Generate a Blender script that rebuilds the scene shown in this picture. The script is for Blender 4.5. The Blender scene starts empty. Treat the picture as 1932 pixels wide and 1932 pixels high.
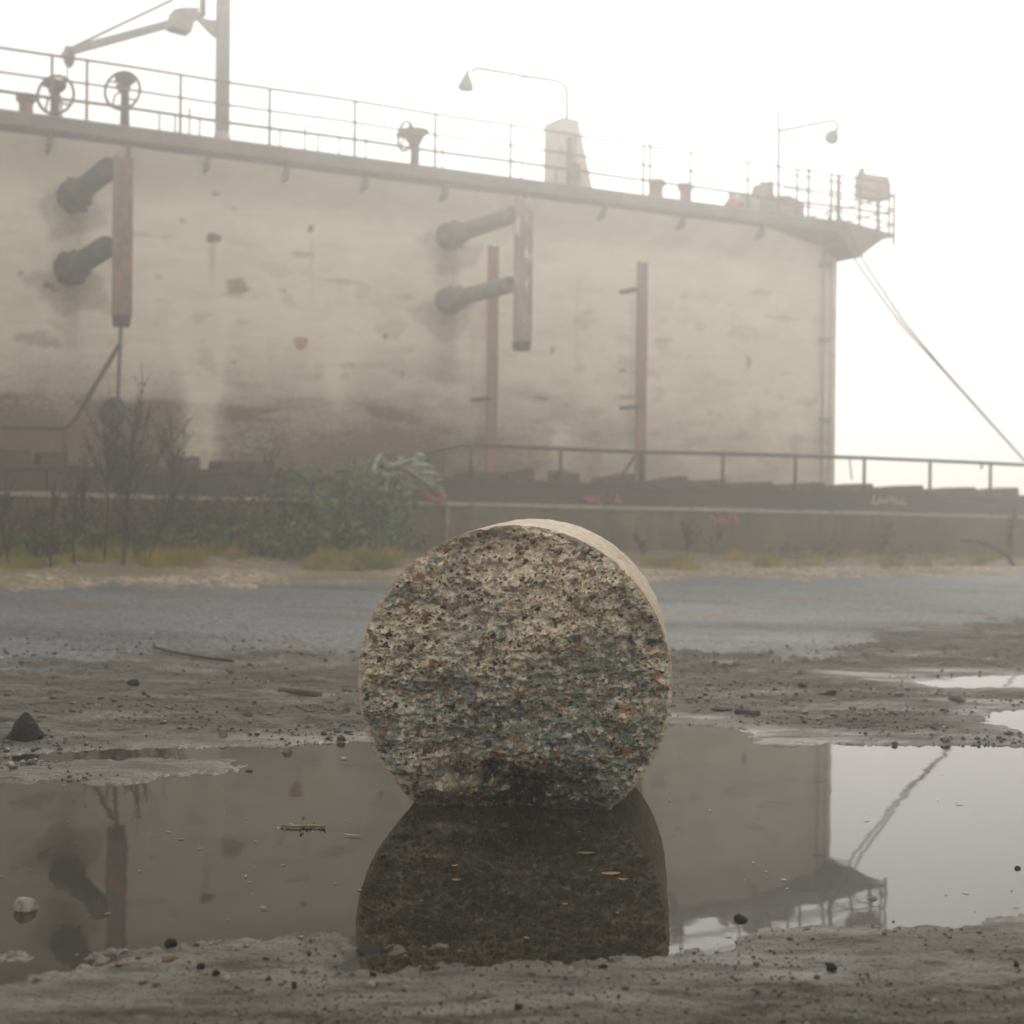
import bpy, math, random
import numpy as np
from mathutils import Vector, Matrix

random.seed(7)
RNG = np.random.default_rng(11)
scene = bpy.context.scene
COL = scene.collection

# ------------------------------------------------------------------ camera model
F = 80.0 / 56.0 * 1932.0          # focal length in units of a 1932 px wide picture
CAM = np.array((0.0, 0.0, 1.06))
ROLL = 0.011
PITCH = -math.atan((966 - 945) / F)
c_r, s_r, c_p, s_p = math.cos(ROLL), math.sin(ROLL), math.cos(PITCH), math.sin(PITCH)
fwd = np.array((0.0, c_p, s_p))
up0 = np.array((0.0, -s_p, c_p))
rt0 = np.array((1.0, 0.0, 0.0))
RT = rt0 * c_r + up0 * s_r
UP = up0 * c_r - rt0 * s_r


def ray(px, py):
    d = fwd * F + RT * (px - 966.0) + UP * (966.0 - py)
    return d / d[1]


# the quay runs at an angle: u along it, n away from the camera
ANG = math.radians(28.9)
ca, sa = math.cos(ANG), math.sin(ANG)


def UN(u, n, z):
    return np.array((u * ca - n * sa, u * sa + n * ca, z))


def un_of(x, y):
    return x * ca + y * sa, -x * sa + y * ca


def on_n(px, py, n):
    """point of the vertical quay-parallel plane n seen at a photo position"""
    d = ray(px, py)
    t = n / (-d[0] * sa + d[1] * ca)
    return CAM + d * t


def on_y(px, py, y):
    return CAM + ray(px, py) * y


def wallbase(u):
    return np.clip(0.39 - 0.0118 * (u - 2.9), 0.05, 0.6)


def ramp(x, y):
    u, n = un_of(x, y)
    t = np.clip((n - 8.0) / 9.0, 0, 1)
    t = t * (0.75 + 0.25 * t)
    return t * wallbase(u)


def on_ground(px, py):
    d = ray(px, py)
    z = 0.0
    for _ in range(30):
        t = (z - CAM[2]) / d[2]
        p = CAM + d * t
        z = 0.5 * z + 0.5 * float(ramp(p[0], p[1]))
    return CAM + d * ((z - CAM[2]) / d[2])


# ------------------------------------------------------------------ noise
def _hash(ix, iy, seed):
    h = (ix.astype(np.int64) * 374761393 + iy.astype(np.int64) * 668265263 + seed * 974711) & 0xFFFFFFFF
    h = ((h ^ (h >> 13)) * 1274126177) & 0xFFFFFFFF
    h = (h ^ (h >> 16)) & 0xFFFFFFFF
    return h / 4294967295.0


def gnoise(x, y, seed=0):
    x = np.asarray(x, float); y = np.asarray(y, float)
    xi, yi = np.floor(x), np.floor(y)
    fx, fy = x - xi, y - yi
    ux, uy = fx * fx * fx * (fx * (fx * 6 - 15) + 10), fy * fy * fy * (fy * (fy * 6 - 15) + 10)

    def g(ox, oy):
        a = _hash(xi + ox, yi + oy, seed) * (2 * math.pi)
        return np.cos(a) * (fx - ox) + np.sin(a) * (fy - oy)
    a = g(0, 0) * (1 - ux) + g(1, 0) * ux
    b = g(0, 1) * (1 - ux) + g(1, 1) * ux
    return (a * (1 - uy) + b * uy) * 1.5


def fbm(x, y, octv=4, seed=0, gain=0.5):
    s, a = 0, 1.0
    for k in range(octv):
        s = s + a * gnoise(x * 2 ** k + 17.3 * k, y * 2 ** k - 9.1 * k, seed + k)
        a *= gain
    return s


def sstep(a, b, x):
    t = np.clip((x - a) / (b - a), 0, 1)
    return t * t * (3 - 2 * t)


# ------------------------------------------------------------------ mesh helpers
def v3(p):
    return np.array(p, float)


def unit(v):
    v = v3(v)
    return v / max(np.linalg.norm(v), 1e-9)


class MB:
    """collects geometry in world coordinates"""

    def __init__(self):
        self.v, self.f, self.s = [], [], []

    def add(self, verts, faces, smooth=False):
        o = len(self.v)
        self.v.extend([tuple(map(float, p)) for p in verts])
        self.f.extend([tuple(i + o for i in f) for f in faces])
        self.s.extend([smooth] * len(faces))

    def box(self, c, size, ax=None, jitter=0.0):
        c = v3(c)
        if ax is None:
            ax = (v3((1, 0, 0)), v3((0, 1, 0)), v3((0, 0, 1)))
        V = []
        for i in (-1, 1):
            for j in (-1, 1):
                for k in (-1, 1):
                    p = c + ax[0] * i * size[0] / 2 + ax[1] * j * size[1] / 2 + ax[2] * k * size[2] / 2
                    if jitter:
                        p = p + RNG.normal(0, jitter, 3)
                    V.append(p)
        self.add(V, [(0, 1, 3, 2), (4, 6, 7, 5), (0, 4, 5, 1), (2, 3, 7, 6), (0, 2, 6, 4), (1, 5, 7, 3)])

    def tube(self, pts, r, seg=8, caps=True, smooth=True):
        pts = [v3(p) for p in pts]
        if np.isscalar(r):
            r = [r] * len(pts)
        ref = v3((0.31, 0.17, 0.93))
        V = []
        prev = None
        for i, p in enumerate(pts):
            d = unit(pts[min(i + 1, len(pts) - 1)] - pts[max(i - 1, 0)])
            if prev is None:
                if abs(d @ ref) > 0.95:
                    ref = v3((1, 0, 0))
                a = unit(np.cross(d, ref))
            else:
                a = unit(prev - d * (prev @ d))
            prev = a
            b = np.cross(d, a)
            for k in range(seg):
                t = 2 * math.pi * k / seg
                V.append(p + (a * math.cos(t) + b * math.sin(t)) * r[i])
        Fc = []
        for i in range(len(pts) - 1):
            for k in range(seg):
                k2 = (k + 1) % seg
                Fc.append((i * seg + k, i * seg + k2, (i + 1) * seg + k2, (i + 1) * seg + k))
        self.add(V, Fc, smooth)
        if caps:
            o = len(self.v) - len(V)
            self.f.append(tuple(o + k for k in reversed(range(seg)))); self.s.append(False)
            self.f.append(tuple(o + (len(pts) - 1) * seg + k for k in range(seg))); self.s.append(False)

    def ring(self, c, n, R, r, seg=28, sub=8, sy=1.0):
        c = v3(c); n = unit(n)
        a = unit(np.cross(n, (0, 0, 1))) if abs(n[2]) < 0.95 else unit(np.cross(n, (1, 0, 0)))
        b = np.cross(n, a)
        V = []
        for i in range(seg):
            t = 2 * math.pi * i / seg
            d = a * math.cos(t) + b * math.sin(t) * sy
            for k in range(sub):
                q = 2 * math.pi * k / sub
                V.append(c + d * (R + r * math.cos(q)) + n * r * math.sin(q))
        Fc = []
        for i in range(seg):
            for k in range(sub):
                i2, k2 = (i + 1) % seg, (k + 1) % sub
                Fc.append((i * sub + k, i2 * sub + k, i2 * sub + k2, i * sub + k2))
        self.add(V, Fc, True)

    def lathe(self, base, axis, prof, seg=20):
        base = v3(base); axis = unit(axis)
        a = unit(np.cross(axis, (0, 0.2, 0.98))) if abs(axis[2]) < 0.9 else unit(np.cross(axis, (1, 0, 0)))
        b = np.cross(axis, a)
        V = []
        for (h, r) in prof:
            for k in range(seg):
                t = 2 * math.pi * k / seg
                V.append(base + axis * h + (a * math.cos(t) + b * math.sin(t)) * r)
        Fc = []
        for i in range(len(prof) - 1):
            for k in range(seg):
                k2 = (k + 1) % seg
                Fc.append((i * seg + k, i * seg + k2, (i + 1) * seg + k2, (i + 1) * seg + k))
        Fc.append(tuple(reversed(range(seg))))
        Fc.append(tuple((len(prof) - 1) * seg + k for k in range(seg)))
        self.add(V, Fc, True)

    def prism(self, poly, depth_vec):
        """closed polygon of 3-D points pushed along depth_vec"""
        n = len(poly)
        d = v3(depth_vec)
        V = [v3(p) for p in poly] + [v3(p) + d for p in poly]
        Fc = [tuple(range(n)), tuple(reversed(range(n, 2 * n)))]
        for i in range(n):
            j = (i + 1) % n
            Fc.append((i, j, n + j, n + i))
        self.add(V, Fc)

    def build(self, name, mat, parent=None, org=None, loc=None):
        me = bpy.data.meshes.new(name)
        if org is None:
            org = parent['_org'] if parent is not None else (loc if loc is not None else (0, 0, 0))
        org = v3(org)
        me.from_pydata([tuple(v3(p) - org) for p in self.v], [], self.f)
        me.polygons.foreach_set('use_smooth', self.s)
        me.materials.append(mat)
        me.update()
        o = bpy.data.objects.new(name, me)
        COL.objects.link(o)
        if parent is not None:
            o.parent = parent
        else:
            o.location = org
        o['_org'] = tuple(org)
        return o


def tag(o, label=None, cat=None, group=None, kind=None):
    if label: o['label'] = label
    if cat: o['category'] = cat
    if group: o['group'] = group
    if kind: o['kind'] = kind
    return o


def thing(name, label, cat, loc, group=None):
    o = bpy.data.objects.new(name, None)
    COL.objects.link(o)
    o.location = tuple(map(float, loc))
    o.empty_display_size = 0.2
    o['_org'] = tuple(map(float, loc))
    return tag(o, label, cat, group)


def np_mesh(name, V, Q, mat, smooth=True, attrs=None):
    me = bpy.data.meshes.new(name)
    V = np.asarray(V, np.float32); Q = np.asarray(Q, np.int32)
    me.vertices.add(len(V)); me.vertices.foreach_set('co', V.ravel())
    me.loops.add(Q.size); me.loops.foreach_set('vertex_index', Q.ravel())
    me.polygons.add(len(Q))
    me.polygons.foreach_set('loop_start', np.arange(0, Q.size, Q.shape[1], dtype=np.int32))
    me.polygons.foreach_set('loop_total', np.full(len(Q), Q.shape[1], np.int32))
    me.polygons.foreach_set('use_smooth', np.full(len(Q), smooth))
    me.update(calc_edges=True)
    for k, a in (attrs or {}).items():
        a = np.asarray(a, np.float32)
        if a.ndim == 1:
            t = me.attributes.new(k, 'FLOAT', 'POINT'); t.data.foreach_set('value', a)
        else:
            if a.shape[1] == 3:
                a = np.concatenate([a, np.ones((len(a), 1), np.float32)], 1)
            t = me.attributes.new(k, 'FLOAT_COLOR', 'POINT'); t.data.foreach_set('color', a.ravel())
    me.materials.append(mat)
    me.validate()
    o = bpy.data.objects.new(name, me)
    COL.objects.link(o)
    return o


# ------------------------------------------------------------------ materials
class NT:
    def __init__(self, name):
        self.m = bpy.data.materials.new(name)
        self.m.use_nodes = True
        self.t = self.m.node_tree
        self.b = self.t.nodes['Principled BSDF']
        self.co = self.t.nodes.new('ShaderNodeNewGeometry').outputs['Position']

    def n(self, typ, **kw):
        x = self.t.nodes.new(typ)
        for k, v in kw.items():
            setattr(x, k, v)
        return x

    def l(self, a, b):
        self.t.links.new(a, b)

    def inp(self, sock, v):
        if hasattr(v, 'is_linked'):
            self.l(v, sock)
        else:
            sock.default_value = v

    def scaled(self, s, co=None):
        mp = self.n('ShaderNodeMapping')
        self.l(co or self.co, mp.inputs['Vector'])
        mp.inputs['Scale'].default_value = s if hasattr(s, '__len__') else (s, s, s)
        return mp.outputs[0]

    def noise(self, scale, detail=4, rough=0.55, co=None, dist=0.0):
        x = self.n('ShaderNodeTexNoise')
        self.l(co if co is not None else self.co, x.inputs['Vector'])
        x.inputs['Scale'].default_value = scale
        x.inputs['Detail'].default_value = detail
        x.inputs['Roughness'].default_value = rough
        x.inputs['Distortion'].default_value = dist
        return x.outputs['Fac']

    def voro(self, scale, co=None, out='Distance', rnd=1.0):
        x = self.n('ShaderNodeTexVoronoi')
        self.l(co if co is not None else self.co, x.inputs['Vector'])
        x.inputs['Scale'].default_value = scale
        x.inputs['Randomness'].default_value = rnd
        return x.outputs[out]

    def rng(self, f, a, b, c=0.0, d=1.0):
        x = self.n('ShaderNodeMapRange')
        x.clamp = True
        self.l(f, x.inputs['Value'])
        for s, v in zip(('From Min', 'From Max', 'To Min', 'To Max'), (a, b, c, d)):
            x.inputs[s].default_value = v
        return x.outputs[0]

    def math(self, op, a, b=0.0):
        x = self.n('ShaderNodeMath', operation=op)
        self.inp(x.inputs[0], a); self.inp(x.inputs[1], b)
        return x.outputs[0]

    def mix(self, f, a, b, mode='MIX'):
        x = self.n('ShaderNodeMix', data_type='RGBA', blend_type=mode)
        self.inp(x.inputs['Factor'], f)
        for s, v in ((x.inputs[6], a), (x.inputs[7], b)):
            if isinstance(v, tuple) and len(v) == 3:
                v = (*v, 1)
            self.inp(s, v)
        return x.outputs[2]

    def ramp(self, f, stops):
        x = self.n('ShaderNodeValToRGB')
        self.l(f, x.inputs[0])
        e = x.color_ramp.elements
        while len(e) < len(stops):
            e.new(0.5)
        for el, (p, c) in zip(e, stops):
            el.position = p; el.color = (*c, 1)
        return x.outputs[0]

    def attr(self, name, color=False):
        x = self.n('ShaderNodeAttribute', attribute_name=name)
        return x.outputs['Color' if color else 'Fac']

    def bump(self, h, strength=0.3, dist=0.01):
        x = self.n('ShaderNodeBump')
        x.inputs['Strength'].default_value = strength
        x.inputs['Distance'].default_value = dist
        self.l(h, x.inputs['Height'])
        self.l(x.outputs[0], self.b.inputs['Normal'])

    def done(self, col, rough=0.8, spec=None, metal=None):
        if isinstance(col, tuple) and len(col) == 3:
            col = (*col, 1)
        self.inp(self.b.inputs['Base Color'], col)
        self.inp(self.b.inputs['Roughness'], rough)
        if spec is not None:
            self.inp(self.b.inputs['Specular IOR Level'], spec)
        if metal is not None:
            self.inp(self.b.inputs['Metallic'], metal)
        return self.m


def worn(name, c1, c2, scale=3.0, rough=0.8, c3=None, lo=0.4, hi=0.62, bump=0.3, stretch=(1, 1, 1)):
    t = NT(name)
    co = t.scaled(stretch)
    f = t.rng(t.noise(scale, 6, 0.62, co=co), lo, hi)
    c = t.mix(f, c1, c2)
    if c3:
        f3 = t.rng(t.noise(scale * 2.7, 5, 0.6, co=co), 0.55, 0.66)
        c = t.mix(f3, c, c3)
    t.bump(t.noise(scale * 9, 4), bump, 0.01)
    return t.done(c, rough)


M = {}
M['dark_steel'] = worn('dark_steel', (0.035, 0.034, 0.031), (0.07, 0.055, 0.042), 4, 0.75, (0.1, 0.06, 0.04))
M['grey_paint'] = worn('grey_paint', (0.26, 0.255, 0.25), (0.33, 0.32, 0.3), 3, 0.6, (0.24, 0.2, 0.175))
M['deck_metal'] = worn('deck_metal', (0.12, 0.12, 0.108), (0.18, 0.172, 0.15), 2, 0.9, (0.16, 0.115, 0.085))
M['rail_paint'] = worn('rail_paint', (0.1, 0.078, 0.068), (0.16, 0.13, 0.112), 5, 0.9, (0.12, 0.08, 0.065))
M['rust'] = worn('rust', (0.055, 0.034, 0.027), (0.105, 0.06, 0.043), 5, 0.9, (0.035, 0.03, 0.027))
M['rust_red'] = worn('rust_red', (0.2, 0.085, 0.065), (0.3, 0.17, 0.14), 4, 0.85, (0.14, 0.1, 0.085))
M['pile_red'] = worn('pile_red', (0.17, 0.125, 0.105), (0.36, 0.11, 0.085), 4.5, 0.8, (0.26, 0.21, 0.185), 0.52, 0.6, 0.3, (1.5, 1.5, .8))
M['pile_dark'] = worn('pile_dark', (0.2, 0.165, 0.145), (0.3, 0.23, 0.2), 1.6, 0.85, (0.55, 0.5, 0.47), 0.42, 0.58, 0.3, (1.5, 1.5, .7))
M['pile_pink'] = worn('pile_pink', (0.22, 0.16, 0.13), (0.34, 0.15, 0.12), 1.1, 0.85, (0.17, 0.13, 0.11), 0.45, 0.6, 0.3, (1.5, 1.5, .7))
M['growth'] = worn('growth', (0.03, 0.034, 0.03), (0.075, 0.075, 0.062), 6, 0.95, None, bump=0.8)
M['timber'] = worn('timber', (0.07, 0.053, 0.042), (0.12, 0.093, 0.075), 5, 0.9, (0.05, 0.038, 0.032))
M['rope'] = worn('rope', (0.36, 0.37, 0.32), (0.55, 0.53, 0.45), 18, 0.95)
M['rope_green'] = worn('rope_green', (0.12, 0.16, 0.13), (0.3, 0.33, 0.28), 14, 0.95)
M['line_rope'] = worn('line_rope', (0.08, 0.06, 0.052), (0.13, 0.1, 0.088), 12, 0.95)
M['hose'] = worn('hose', (0.35, 0.05, 0.04), (0.28, 0.07, 0.06), 7, 0.6)
M['rubber'] = worn('rubber', (0.02, 0.021, 0.02), (0.05, 0.05, 0.045), 7, 0.85)
M['red_spray'] = worn('red_spray', (0.42, 0.06, 0.07), (0.3, 0.08, 0.08), 9, 0.8)
M['red_faded'] = worn('red_faded', (.45, .2, .16), (.5, .3, .25), 7, .8)
M['white_spray'] = worn('white_spray', (0.33, 0.31, 0.28), (0.26, 0.24, 0.21), 5, 0.8)
M['yellow_spray'] = worn('yellow_spray', (0.36, 0.3, 0.16), (0.25, 0.2, 0.11), 9, 0.8)
M['bark'] = worn('bark', (0.016, 0.013, 0.01), (0.035, 0.026, 0.018), 9, 0.9)
M['dry_stem'] = worn('dry_stem', (0.06, 0.04, 0.025), (0.03, 0.022, 0.016), 7, 0.9)
M['leaf_bramble'] = worn('leaf_bramble', (0.008, 0.024, 0.01), (0.1, 0.2, 0.045), 3.0, 0.8, (0.16, 0.15, 0.06), 0.46, 0.56)
M['leaf_green'] = worn('leaf_green', (0.02, 0.06, 0.012), (0.11, 0.21, 0.025), 4, 0.8)
M['leaf_brown'] = worn('leaf_brown', (0.014, 0.014, 0.008), (0.085, 0.055, 0.02), 3, 0.9, (0.014, 0.03, 0.012), .45, .6)
M['grass'] = worn('grass', (0.11, 0.125, 0.008), (0.34, 0.25, 0.035), 1.8, 0.9, (0.42, 0.26, 0.09))
M['leaf_fallen'] = worn('leaf_fallen', (0.33, 0.17, 0.04), (0.25, 0.12, 0.04), 40, 0.5)
M['leaf_pale'] = worn('leaf_pale', (0.3, 0.25, 0.15), (0.22, 0.16, 0.09), 40, 0.5)
M['weed_wet'] = worn('weed_wet', (0.17, 0.15, 0.05), (0.1, 0.09, 0.04), 30, 0.4)
M['stone_black'] = worn('stone_black', (0.006, 0.007, 0.0075), (0.014, 0.015, 0.016), 30, 0.8, (0.022, 0.022, 0.022))
M['stone_black'].node_tree.nodes['Principled BSDF'].inputs['Specular IOR Level'].default_value = 0.2
M['stone_grey'] = worn('stone_grey', (0.1, 0.095, 0.085), (0.16, 0.148, 0.125), 25, 0.8, (0.06, 0.058, 0.052))
M['stone_pale'] = worn('stone_pale', (0.22, 0.2, 0.165), (0.33, 0.3, 0.25), 25, 0.8, (0.1, 0.09, 0.075))
M['stone_orange'] = worn('stone_orange', (0.13, 0.065, 0.035), (0.19, 0.1, 0.055), 25, 0.6)
M['box_tan'] = worn('box_tan', (0.24, 0.19, 0.16), (0.3, 0.24, 0.2), 3, 0.8)
M['vent_red'] = worn('vent_red', (0.22, 0.13, 0.1), (0.3, 0.19, 0.16), 4, 0.85)
M['shade_grey'] = worn('shade_grey', (0.06, 0.06, 0.055), (0.1, 0.1, 0.09), 4, 0.7)
M['arm_grey'] = worn('arm_grey', (0.12, 0.12, 0.1), (0.19, 0.18, 0.15), 4, 0.9, bump=0.8)
M['rope_dirty'] = worn('rope_dirty', (0.17, 0.165, 0.135), (0.3, 0.28, 0.22), 14, 0.95)


# ------------------------------------------------------------------ light, sky, haze
w = bpy.data.worlds.new('World')
scene.world = w
w.use_nodes = True
wt = w.node_tree
bg = wt.nodes['Background']
sky = wt.nodes.new('ShaderNodeTexSky')
sky.sky_type = 'NISHITA'
sky.sun_disc = False
SUN_EL, SUN_AZ = math.radians(27), math.radians(5)
sky.sun_elevation = SUN_EL
sky.sun_rotation = SUN_AZ
sky.dust_density = 6
sky.air_density = 1.0
hs = wt.nodes.new('ShaderNodeHueSaturation')
hs.inputs['Saturation'].default_value = 0.12
wt.links.new(sky.outputs[0], hs.inputs['Color'])
mx = wt.nodes.new('ShaderNodeMix'); mx.data_type = 'RGBA'
mx.inputs['Factor'].default_value = 0.9
wt.links.new(hs.outputs[0], mx.inputs[6])
mx.inputs[7].default_value = (8.4, 8.2, 7.75, 1)       # the even cloud layer of a foggy day
wt.links.new(mx.outputs[2], bg.inputs['Color'])
bg.inputs['Strength'].default_value = 0.1

sl = bpy.data.lights.new('sun', 'SUN')
sl.energy = 1.0
sl.angle = math.radians(16)
sl.color = (1, 0.94, 0.85)
so = bpy.data.objects.new('sun', sl)
COL.objects.link(so)
sd = Vector((math.sin(SUN_AZ) * math.cos(SUN_EL), math.cos(SUN_AZ) * math.cos(SUN_EL), math.sin(SUN_EL)))
so.rotation_euler = sd.to_track_quat('Z', 'Y').to_euler()
so.location = (0, 0, 30)

HAZE = 0.013
mh = bpy.data.materials.new('haze_air')
mh.use_nodes = True
t = mh.node_tree
t.nodes.remove(t.nodes['Principled BSDF'])
pv = t.nodes.new('ShaderNodeVolumePrincipled')
pv.inputs['Color'].default_value = (0.985, 0.975, 0.97, 1)
pv.inputs['Density'].default_value = HAZE
pv.inputs['Anisotropy'].default_value = 0.74
t.links.new(pv.outputs[0], t.nodes['Material Output'].inputs['Volume'])
b = MB(); b.box((0, 62, 4.9), (330, 176, 15.6))
tag(b.build('haze', mh), 'pale fog filling the air over the quay', None, None, 'stuff')

# ------------------------------------------------------------------ ground: puddle outlines
MAIN = [(-700, 1440), (0, 1426), (79, 1420.6), (205, 1415), (376, 1412), (513, 1409), (581, 1405), (660, 1402), (800, 1392), (1000, 1380), (1150, 1372),
        (1267, 1369), (1336, 1369), (1398, 1375), (1416, 1398), (1464, 1409), (1570, 1406), (1738, 1408), (1877, 1408), (1932, 1409), (2600, 1415),
        (2600, 1660), (1932, 1725), (1811, 1738), (1738, 1743), (1665, 1749), (1530, 1750), (1446, 1743), (1425, 1757), (1402, 1775), (1380, 1789), (1263, 1800),
        (1109, 1806), (1006, 1818), (852, 1825), (664, 1830), (630, 1800), (660, 1778), (643, 1761), (581, 1762), (496, 1774), (393, 1770), (342, 1782),
        (239, 1794), (205, 1808), (154, 1832), (68, 1848), (0, 1852), (-700, 1875)]
ISLAND = [(-700, 1440), (0, 1439), (137, 1436), (297, 1434), (410, 1434), (441, 1444), (455, 1456), (410, 1460), (308, 1467), (239, 1480), (171, 1479),
          (79, 1477), (0, 1480), (-700, 1490)]
ISLAND2 = [(-300, 1800), (0, 1803), (60, 1806), (105, 1799), (60, 1816), (0, 1822), (-300, 1830)]
ISLAND3 = [(600, 1790), (660, 1786), (740, 1783), (810, 1788), (760, 1795), (700, 1800), (655, 1812), (600, 1812)]
P2 = [(1694, 1279), (1800, 1276), (1932, 1274), (2500, 1270), (2500, 1302), (1932, 1298), (1774, 1298), (1730, 1290)]
P3 = [(1852, 1362), (1884, 1340), (1932, 1336), (2400, 1330), (2400, 1390), (1932, 1384), (1906, 1375)]
ROADN = [(-1500, 1275), (-600, 1270), (0, 1266), (300, 1258), (700, 1243), (1270, 1237), (1470, 1243), (1570, 1234), (1640, 1212), (1760, 1194),
         (1932, 1181), (2600, 1172), (3600, 1165)]


def flat(poly):
    out = []
    for px, py in poly:
        d = ray(px, py); q = CAM + d * (-CAM[2] / d[2])
        out.append(q[:2])
    return np.array(out)


def sdf(poly, X, Y):
    """signed distance, negative inside"""
    dist = np.full(X.shape, 1e9); inside = np.zeros(X.shape, bool)
    n = len(poly)
    for i in range(n):
        ax, ay = poly[i]; bx, by = poly[(i + 1) % n]
        ex, ey = bx - ax, by - ay
        tt = np.clip(((X - ax) * ex + (Y - ay) * ey) / (ex * ex + ey * ey + 1e-12), 0, 1)
        dist = np.minimum(dist, np.hypot(X - ax - tt * ex, Y - ay - tt * ey))
        cond = ((ay > Y) != (by > Y))
        xi = ax + (Y - ay) * ex / (ey if abs(ey) > 1e-12 else 1e-12)
        inside ^= cond & (X < xi)
    return np.where(inside, -dist, dist)


def puddle(X, Y):
    d = sdf(flat(MAIN), X, Y)
    for isl in (ISLAND, ISLAND2, ISLAND3):
        d = np.maximum(d, -sdf(flat(isl), X, Y) * 0.8)
    d = np.minimum(d, sdf(flat(P2), X, Y))
    d = np.minimum(d, sdf(flat(P3), X, Y))
    return d


def ground_all(X, Y):
    """height, shore distance"""
    d = np.full(X.shape, 5.0)
    near = (Y < 12) & (np.abs(X) < 9) & (Y > 1)
    dn = puddle(X[near], Y[near])
    xn, yn = X[near], Y[near]
    dn = dn + 0.035 * fbm(xn * 3.1, yn * 2.0, 4, 3) + 0.05 * fbm(xn * 11, yn * 8, 3, 5) * sstep(0.35, 0.0, np.abs(dn)) + 0.028 * fbm(xn * 37, yn * 26, 3, 7) * sstep(0.12, 0.0, np.abs(dn))
    d[near] = dn
    u, n = un_of(X, Y)
    z = ramp(X, Y)
    out = np.clip(d, 0, None)
    land = 0.008 * (1 - np.exp(-out / 0.05)) + 0.022 * (1 - np.exp(-out / 0.5))
    z = z + np.where(d > 0, land, -0.05 * (1 - np.exp(d / 0.12)))
    # churned mud, drawn out in ruts across the view
    q = sstep(0.02, 0.5, d) * sstep(15.0, 11.0, n)
    far = sstep(4.6, 6.5, Y)
    rough = sstep(-0.15, 0.25, fbm(X * 0.55, Y * 0.35, 3, 41))
    z = z + q * (0.010 * fbm(X * 0.9, Y * 2.0, 4, 21, 0.6) * (0.5 + far) + rough * 0.009 * fbm(X * 5, Y * 7, 4, 31) * (0.35 + far))
    lump = np.clip(fbm(X * 13.0, Y * 13.0, 3, 77) - 0.25, 0, None)
    z = z + q * lump * 0.03 * (0.25 + 0.75 * far) * sstep(8.6, 7.9, n) * (0.3 + rough)
    z = z + q * 0.0028 * fbm(X * 24, Y * 24, 3, 51)
    pit = np.clip(fbm(X * 9 + 5, Y * 14, 3, 53) - 0.35, 0, None)
    z = z - q * 0.03 * pit * (0.4 + 0.6 * far)
    # shallow wheel ruts in the near bank
    nb = sstep(3.9, 3.4, Y) * sstep(0.05, 0.3, d)
    z = z + nb * 0.004 * np.sin((Y * 7.5 - X * 1.1) + 1.5 * fbm(X * .6, Y * .9, 2, 91))
    # verge bank
    vb = sstep(13.0, 14.2, n)
    z = z + vb * (0.05 * fbm(X * 0.8, Y * 0.8, 4, 61) + 0.04 * sstep(13.1, 13.8, n))
    # behind the wall the ground drops away to the river bed
    z = np.where(n > 18.3, z - 2.6 * sstep(18.3, 18.9, n), z)
    return z, d


def axis_pts(lim_dense, n_dense, lim, n_out, p=2.2):
    a = np.linspace(-lim_dense, lim_dense, n_dense)
    o = lim_dense + (lim - lim_dense) * (np.linspace(0, 1, n_out + 1)[1:] ** p)
    return np.concatenate([-o[::-1], a, o])


T = axis_pts(0.43, 760, 9.0, 46, 2.6)
k = np.linspace(0, 1, 660)
inv = 1 / 2.35 + (1 / 22.0 - 1 / 2.35) * k            # even steps of 1/distance
rows = np.concatenate([np.linspace(-20, 2.2, 24), 1 / inv, np.linspace(22.6, 40, 30), 40 + 105 * np.linspace(0.03, 1, 26) ** 2])
TT, RR = np.meshgrid(T, rows)
XX = TT * (np.maximum(RR, 2.0) * 0.93 + 0.4)
XX = np.clip(XX, -150, 150)
YY = RR.copy()
ZZ, DD = ground_all(XX, YY)
UU, NN = un_of(XX, YY)
roadp = np.array([on_ground(*p)[:2] for p in ROADN])
# the road's near edge as y over x/y direction
ang = XX / np.maximum(YY, 1.0)
rd_near = np.interp(ang, roadp[:, 0] / roadp[:, 1], roadp[:, 1])
rn = 0.6 * fbm(XX * 0.7, YY * 0.9, 4, 71, 0.6) + 0.35 * fbm(XX * 5, YY * 4, 4, 72, 0.65)
road_d = YY - rd_near + rn * 1.0
is_road = (road_d > 0) & (YY > 5)
verge_d = NN - 13.3 + 0.3 * fbm(XX * 1.1, YY * 1.1, 3, 73) + 0.22 * fbm(XX * 7, YY * 5, 3, 74)
is_verge = (verge_d > 0) & (YY > 5)
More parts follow.
